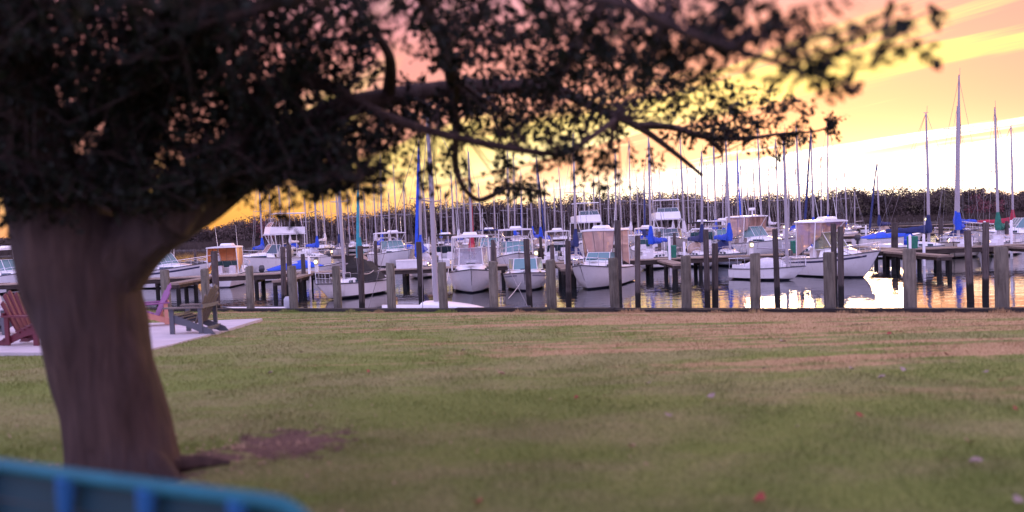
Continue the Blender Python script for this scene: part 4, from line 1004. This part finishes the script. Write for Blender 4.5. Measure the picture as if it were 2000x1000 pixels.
# leaves: (px, py, depth offset, rx, ry, rdepth in m, clumps)
BLOBS = [(90, 60, -.6, 200, 130, 1.0, 330), (300, 60, -.4, 190, 130, 1.0, 300), (480, 70, -.4, 150, 130, .9, 240), (60, 240, -.3, 150, 140, .9, 240), (70, 360, -.2, 100, 70, .6, 110),
         (250, 210, -.1, 150, 120, .8, 150), (350, 330, .0, 120, 90, .7, 150), (430, 210, .1, 130, 120, .8, 200), (560, 240, .2, 120, 80, .7, 150), (540, 320, .0, 110, 55, .6, 110), (620, 300, -.1, 90, 70, .5, 110), (480, 360, .0, 60, 40, .4, 22), (620, 365, -.3, 80, 22, .4, 30),
         (700, 270, .2, 80, 60, .5, 70), (640, 130, .2, 110, 80, .7, 90), (700, 340, -.2, 60, 30, .4, 24), (620, 20, -.5, 90, 60, .7, 50),
         (850, 190, .6, 130, 40, .5, 110), (830, 250, .5, 110, 40, .5, 55), (980, 190, .7, 120, 45, .5, 120), (1000, 250, .5, 100, 45, .5, 70), (1060, 120, .3, 120, 70, .6, 80), (900, 90, .2, 130, 70, .7, 80), (960, 20, -.9, 160, 50, .7, 85), (800, 30, -.6, 110, 60, .7, 40), (850, 340, .5, 110, 40, .6, 26),
         (1020, 368, .9, 60, 22, .25, 34), (965, 350, .85, 40, 25, .25, 8), (1085, 300, .4, 60, 30, .4, 26), (1150, 230, .7, 90, 50, .5, 70), (1180, 320, .6, 60, 60, .5, 30), (1130, 130, .4, 80, 80, .6, 50),
         (1250, 180, .7, 110, 60, .6, 70), (1230, 80, -.8, 130, 60, .7, 85), (1300, 110, -.9, 110, 60, .6, 75), (1400, 90, -1.2, 90, 50, .5, 50), (1380, 195, .6, 90, 45, .5, 50), (1410, 262, .9, 80, 24, .35, 46), (1350, 258, .9, 60, 22, .3, 22), (1470, 225, .9, 60, 35, .4, 30),
         (1560, 262, 1.0, 70, 16, .3, 20), (1625, 240, 1.0, 28, 14, .2, 12), (1548, 210, .6, 36, 16, .2, 14), (1510, 300, 1.0, 25, 14, .2, 7), (1280, 318, .9, 28, 12, .2, 6),
         (1480, 40, -1.5, 120, 40, .5, 40), (1600, 70, -1.5, 90, 40, .4, 30), (1650, 110, -1.6, 80, 40, .4, 22), (1560, 130, -1.5, 70, 30, .4, 20), (1730, 60, -1.5, 50, 25, .3, 9), (1805, 28, -1.5, 18, 12, .1, 4), (1790, 95, -1.6, 12, 14, .1, 2), (1650, 165, -1.4, 40, 14, .2, 6), (1380, 20, -1.3, 100, 40, .5, 40), (1120, 30, -1.2, 90, 50, .5, 36),
         (330, 370, -.45, 100, 45, .3, 45), (60, 395, -.4, 90, 35, .3, 35), (200, 350, -.45, 110, 50, .3, 45), (430, 330, -.4, 70, 45, .3, 50),
         (545, 412, .2, 20, 8, .12, 3), (690, 362, .1, 20, 10, .15, 3), (1000, 330, .6, 50, 20, .3, 10)]
UP = [(x_, y_, d_, 260, 150, 1.1, 120) for y_ in (-190, -420) for x_, d_ in ((-250, .2), (60, -.9), (60, .9), (400, -1.0), (400, .8), (750, -.9), (750, .9), (1100, -.6))] + [(-200, 150, 0, 200, 180, 1.2, 140), (100, -150, -2.0, 300, 150, .9, 90), (600, -200, -2.2, 300, 150, .9, 90)]
CL = []
for px, py, dd, rx, ry, rd, n in BLOBS + UP:
    n = int(n * (.78 if px < 500 else .82 if px < 720 else .62 if dd > -.5 else .38 if px < 1450 else .22)) + 1
    D = far(TDm + dd); c = np.array(T(px, py, D))
    u = rng.normal(size=(n, 3)); u /= np.linalg.norm(u, axis=1)[:, None]; u *= rng.uniform(0, 1, n)[:, None] ** (1 / 2.4)
    CL.append(c + u * np.array([rx * D / F, rd, ry * D / F]))
for x_, y_, z_ in ((-5, 2, 2.6), (-3, 1.5, 2.4), (-1, 1.5, 2.3), (1, 2, 2.5), (-4.5, -.5, 2.2), (-2.2, -1, 2.0), (0, -1, 2.2), (2, 0, 2.6), (-6, 4.5, 2.8), (-3, 3.3, 2.9), (0, 3.3, 3.0), (-3.5, -2.8, 1.6), (-1, -3, 1.8)):
    u = rng.normal(size=(60, 3)); u /= np.linalg.norm(u, axis=1)[:, None]; u *= rng.uniform(0, 1, 60)[:, None] ** .4
    CL.append(np.array((x_ - tb.x, y_ - TD, EYE.z + z_ - tb.z)) + u * np.array([1.4, 1.2, .65]))
CL = np.concatenate(CL); nc = len(CL)
# twigs: each clump hangs on a thin twig that points back to the nearest limb
tw = MB(); per = 15
LC = []; LD = []
for c in CL:
    dv = LP - c; d2 = (dv ** 2).sum(1); j = d2.argmin(); back = dv[j] / max(1e-4, math.sqrt(d2[j])); dist = math.sqrt(d2[j])
    dirn = -back * .7 + rng.normal(0, .45, 3) + np.array([0, 0, -.15]); dirn /= np.linalg.norm(dirn)
    l = min(.34, max(.14, dist)); a = c - dirn * l * .6; e = c + dirn * l * .5
    tw.tube([a, (a + e) / 2 + rng.normal(0, .012, 3), e], [.0055, .004, .002], 3, caps=False)
    if dist < .75 and rng.random() < .6: tw.tube([LP[j], (LP[j] + a) / 2 + rng.normal(0, .03, 3), a], [.010, .008, .0055], 3, caps=False)
    t = rng.uniform(0, 1, per)[:, None]; base = a + (e - a) * t + rng.normal(0, .018, (per, 3))
    side = rng.normal(size=(per, 3)); side -= (side @ dirn)[:, None] * dirn; side /= np.linalg.norm(side, axis=1)[:, None]
    ld = dirn * rng.uniform(.2, .9, per)[:, None] + side * rng.uniform(.5, 1, per)[:, None] + np.array([0, 0, -.25]); ld /= np.linalg.norm(ld, axis=1)[:, None]
    LC.append(base); LD.append(ld)
LC = np.concatenate(LC); LD = np.concatenate(LD); nl = len(LC)
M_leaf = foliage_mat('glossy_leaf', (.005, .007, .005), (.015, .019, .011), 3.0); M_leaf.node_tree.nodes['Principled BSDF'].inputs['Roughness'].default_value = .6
def leaf_arrays(C, Dn, size):
    n = len(C); w = np.cross(Dn, rng.normal(size=(n, 3))); w /= np.linalg.norm(w, axis=1)[:, None]; nn = np.cross(Dn, w)
    s = size[:, None]; out = []
    for a, b_, h in ((0, 0, 0), (.3, .26, .04), (.65, .27, .05), (1, 0, -.06), (.65, -.27, .05), (.3, -.26, .04)): out.append(C + Dn * s * a + w * s * b_ + nn * s * h)
    return np.stack(out, 1)
# the 300 leaves that stand clearest of the mass are objects of their own
dmid = np.abs(LC - np.array(T(1000, 380, TDm + .9))).sum(1)
order = np.argsort(-(LC @ np.array([.25, -.2, -1.0])) + rng.uniform(0, .25, nl))
solo = order[:300]; mask = np.ones(nl, bool); mask[solo] = False
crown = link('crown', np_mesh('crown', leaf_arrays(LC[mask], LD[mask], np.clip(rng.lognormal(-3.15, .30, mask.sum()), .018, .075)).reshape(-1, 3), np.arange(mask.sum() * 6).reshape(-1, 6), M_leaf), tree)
crown['kind'] = 'stuff'
tw.build('twigs', M_bark, crown)
lv = leaf_arrays(np.zeros((1, 3)), np.array([[0, 0, 1.0]]), np.array([1.0])).reshape(-1, 3)
lm = np_mesh('leaf', [(b_ * 1.0, h, a) for a, b_, h in ((0, 0, 0), (.3, .26, .04), (.65, .27, .05), (1, 0, -.06), (.65, -.27, .05), (.3, -.26, .04))], [list(range(6))], M_leaf)
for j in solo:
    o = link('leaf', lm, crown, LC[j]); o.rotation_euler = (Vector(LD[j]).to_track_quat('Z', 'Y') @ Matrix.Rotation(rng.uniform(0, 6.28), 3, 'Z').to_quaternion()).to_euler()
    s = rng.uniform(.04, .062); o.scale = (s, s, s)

# ------------------------------------------------------------------ teal bench in the foreground
M_tl = mat('bench_teal_paint', (.012, .120, .155), .6, var=.25, scale=6, spec=.25); M_tl2 = mat('bench_shaded_panel', (.008, .042, .062), .5, var=.2, scale=5); M_tb = mat('bench_bright_strut', (.018, .10, .26), .6, var=.15, scale=6, spec=.25)  # back slats: teal darkened to navy, their shade painted into the colour
a = at(590, 989, 1.95); c = at(-10, 908, 2.42)
dr = (c - a); bl = math.hypot(dr.x, dr.y); brz = math.atan2(dr.y, dr.x)
gz = lawn_z(a.x, a.y)
bench = empty('bench', (a.x, a.y, gz), brz, 'teal painted bench seen from behind in the near left corner', 'bench')
zt0 = a.z - gz; slope = (c.z - a.z) / bl; BLn = bl + .10
def bz(x): return zt0 + slope * x
pts = [(.004, 0, bz(0) - .30), (-.03, 0, bz(0) - .10), (-.012, 0, bz(0) - .042), (.035, 0, bz(0) - .012)] + [(x, 0, bz(x)) for x in np.linspace(.10, BLn - .10, 8)] + [(BLn - .03, 0, bz(BLn) - .03), (BLn, 0, bz(BLn) - .12), (BLn + .01, 0, bz(BLn) - .3)]
MB().tube(spline(pts, 4), .021, 10).build('top_rail', M_tl, bench, True)
for x in (.20, .53, .86, BLn - .03):
    MB().tube([(x, .012, bz(x) - .005), (x + .015, .010, bz(x) - .10), (x + .03, -.02, bz(x) - .40), (x + .03, -.03, .36)], [.030, .022, .020, .020], 8).build('back_strut', M_tb, bench, True)
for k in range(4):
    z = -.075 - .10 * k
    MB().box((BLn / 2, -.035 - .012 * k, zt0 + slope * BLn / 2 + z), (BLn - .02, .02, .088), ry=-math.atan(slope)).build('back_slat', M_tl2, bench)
for k in range(4): MB().box((BLn / 2, -.12 - .11 * k, .40), (BLn, .095, .028)).build('seat_slat', M_tl, bench)
for x in (.08, BLn - .08):
    for y in (-.03, -.46): MB().tube([(x, y, 0), (x, y, .40)], .024, 8).build('leg', M_tl, bench)
    MB().tube([(x, -.03, .02), (x, -.46, .02)], .018, 6).build('foot_rail', M_tl, bench)
    MB().tube([(x - .05, -.02, .60), (x - .05, -.30, .61), (x - .05, -.46, .56), (x - .05, -.47, .40)], .02, 7).build('arm_rest', M_tl, bench)

# ------------------------------------------------------------------ fallen leaves and grass blades
FL = [(528, 733, 'p'), (720, 731, 'r'), (588, 692, 'p'), (905, 688, 'p'), (1127, 783, 'r'), (1305, 818, 'p'), (1235, 880, 't'), (1737, 656, 'r'), (1757, 651, 'r'), (1493, 725, 'p'), (1722, 743, 'p'), (1765, 728, 'p'), (1850, 698, 'r'), (1905, 912, 'p'),
      (1983, 806, 'r'), (1895, 872, 't'), (932, 992, 'r'), (1486, 988, 'r'), (1680, 820, 'r'), (1556, 842, 'p'), (1388, 781, 'p'), (1663, 726, 'p'), (1840, 750, 'p'), (1265, 755, 'p'), (1990, 990, 'p'), (1528, 671, 'p'), (1925, 733, 'p'), (720, 629, 'p'), (980, 735, 't'), (1955, 750, 'r')]
M_fp = mat('leaf_pale', (.30, .22, .18), .8, var=.35, scale=30); M_fr = mat('leaf_red', (.28, .05, .03), .75, var=.3, scale=30); M_ft = mat('leaf_tan', (.40, .25, .15), .8, var=.3, scale=30)
REFS = {}
cntr = {'p': 0, 'r': 0, 't': 0}
srt = {c: sorted([f[0] + f[1] * .001 for f in FL if f[2] == c]) for c in 'prt'}
lb = {'p': 'pale curled fallen leaf', 'r': 'red fallen leaf', 't': 'tan fallen leaf'}
for i, (px, py, c) in enumerate(FL):
    q = onlawn(px, py); s = rng.uniform(.028, .046) * (1.0 if py > 720 else 1.25); b = MB()
    ring = [(s * math.cos(t) * (1 + .28 * math.cos(3 * t)), s * .75 * math.sin(t), .012 + s * .45 * abs(math.sin(t + i)) ** 2) for t in [2 * math.pi * k / 12 for k in range(12)]]
    b.add(ring + [(0, 0, .004)], [(k, (k + 1) % 12, 12) for k in range(12)])
    o = b.build('fallen_leaf', {'p': M_fp, 'r': M_fr, 't': M_ft}[c], None, True, q + Vector((0, 0, .022))); o.rotation_euler = (R(14) * math.sin(i), R(-16), i * 1.9)
    k = srt[c].index(px + py * .001)
    tag(o, f'{lb[c]} on the lawn, {ORD[k]} of its colour from the left', 'leaf', 'fallen leaves on the lawn')

N = 330000
u = rng.uniform(0, 1, N); Dn = 3.0 * (27.5 / 3.0) ** u; ang = rng.uniform(-.72, .72, N); gx = Dn * ang; gy = Dn.copy()
keep = gy < (22.72 - .3462 * gx) - .05
# no blades through the patio slab
poly = [(p.x, p.y) for p in outl]; ins = np.zeros(N, bool); j = len(poly) - 1
for i in range(len(poly)):
    (xi, yi), (xj, yj) = poly[i], poly[j]
    ins ^= ((yi > gy) != (yj > gy)) & (gx < (xj - xi) * (gy - yi) / (yj - yi + 1e-9) + xi); j = i
keep &= ~ins
# worn earth keeps only a few blades
for (px, py, sx, sy) in ((560, 868, .55, .36), (400, 895, .42, .25), (243, 938, .6, .5)):
    q = onlawn(px, py); keep &= ~((((gx - q.x) / sx) ** 2 + ((gy - q.y) / sy) ** 2 < rng.uniform(.5, 1.1, N)) & (rng.uniform(0, 1, N) < .9))
gx, gy, Dn = gx[keep], gy[keep], Dn[keep]; n = len(gx)
t = np.clip(gy / (22.72 - .3462 * gx), 0, 1); gz_ = EYE.z - (1.55 + 1.05 * t ** 1.5) + (1 - t) * t * .10 * np.sin(gx * .45 + 1) * np.sin(gy * .38) - .03 * t
tuft = np.clip(.5 + .5 * np.sin(gx * 3.1 + 2 * np.sin(gy * 1.7)) * np.sin(gy * 2.6 + 1.5 * np.sin(gx * 1.3 + .7)), 0, 1) ** 1.5
hh = rng.uniform(.010, .034, n) * (.65 + 1.0 * tuft) * (1 + .8 * (rng.uniform(0, 1, n) > .96)); w = np.maximum(.0022, Dn * .00042) * rng.uniform(.7, 1.3, n); th = rng.uniform(0, 2 * np.pi, n); ln = rng.normal(0, .015, (n, 2))
Vv = np.zeros((n, 3, 3)); Vv[:, 0] = np.stack([gx - w * np.cos(th), gy - w * np.sin(th), gz_ - .004], 1); Vv[:, 1] = np.stack([gx + w * np.cos(th), gy + w * np.sin(th), gz_ - .004], 1); Vv[:, 2] = np.stack([gx + ln[:, 0], gy + ln[:, 1], gz_ + hh], 1)
gb = link('grass', np_mesh('grass', Vv.reshape(-1, 3), np.arange(n * 3).reshape(-1, 3), M_lawn)); tag(gb, 'short autumn grass blades covering the lawn', 'grass', kind='stuff')

ne = 9000; ex = rng.uniform(-20, 16, ne); clump = np.clip(np.sin(ex * 2.3) + .8 * np.sin(ex * 5.9 + 1) + .5 * np.sin(ex * 13), 0, 2); ey = (22.72 - .3462 * ex) - rng.uniform(.03, .35, ne); eh = rng.uniform(.03, .07, ne) * (.5 + clump)
ez = np.array([lawn_z(a_, b_) for a_, b_ in zip(ex, ey)]); ew = rng.uniform(.004, .009, ne); el = rng.normal(0, .03, (ne, 2)); EV = np.zeros((ne, 3, 3))
EV[:, 0] = np.stack([ex - ew, ey, ez - .01], 1); EV[:, 1] = np.stack([ex + ew, ey, ez - .01], 1); EV[:, 2] = np.stack([ex + el[:, 0], ey + el[:, 1], ez + eh], 1)
tag(link('grass', np_mesh('edge_grass', EV.reshape(-1, 3), np.arange(ne * 3).reshape(-1, 3), M_lawn)), 'longer ragged grass growing along the seawall cap', 'grass', kind='stuff')
# scattered flakes of leaf litter, thickest round the trunk
nL = 420; q = onlawn(430, 905); rr_ = np.abs(rng.normal(0, 1.0, nL)); aa = rng.uniform(0, 6.283, nL); lx = q.x + rr_ * np.cos(aa) * 1.1; ly = q.y + .4 + rr_ * np.sin(aa) * .9
lx[260:] = rng.uniform(-7, 9, nL - 260); ly[260:] = rng.uniform(4.5, 18, nL - 260)
LV = []
for i in range(nL):
    z = lawn_z(lx[i], ly[i]) + .02; s_ = rng.uniform(.010, .024); t_ = rng.uniform(0, 6.28); dx, dy = math.cos(t_) * s_, math.sin(t_) * s_
    LV.append([(lx[i] - dx, ly[i] - dy, z), (lx[i] + dy * .5, ly[i] - dx * .5, z + s_ * .5), (lx[i] + dx, ly[i] + dy, z + .004), (lx[i] - dy * .5, ly[i] + dx * .5, z + s_ * .3)])
tag(link('leaf_litter', np_mesh('leaf_litter', np.array(LV).reshape(-1, 3), np.arange(nL * 4).reshape(-1, 4), M_ft)), 'small brown flakes of leaf litter strewn over the lawn', 'leaf litter', kind='stuff')
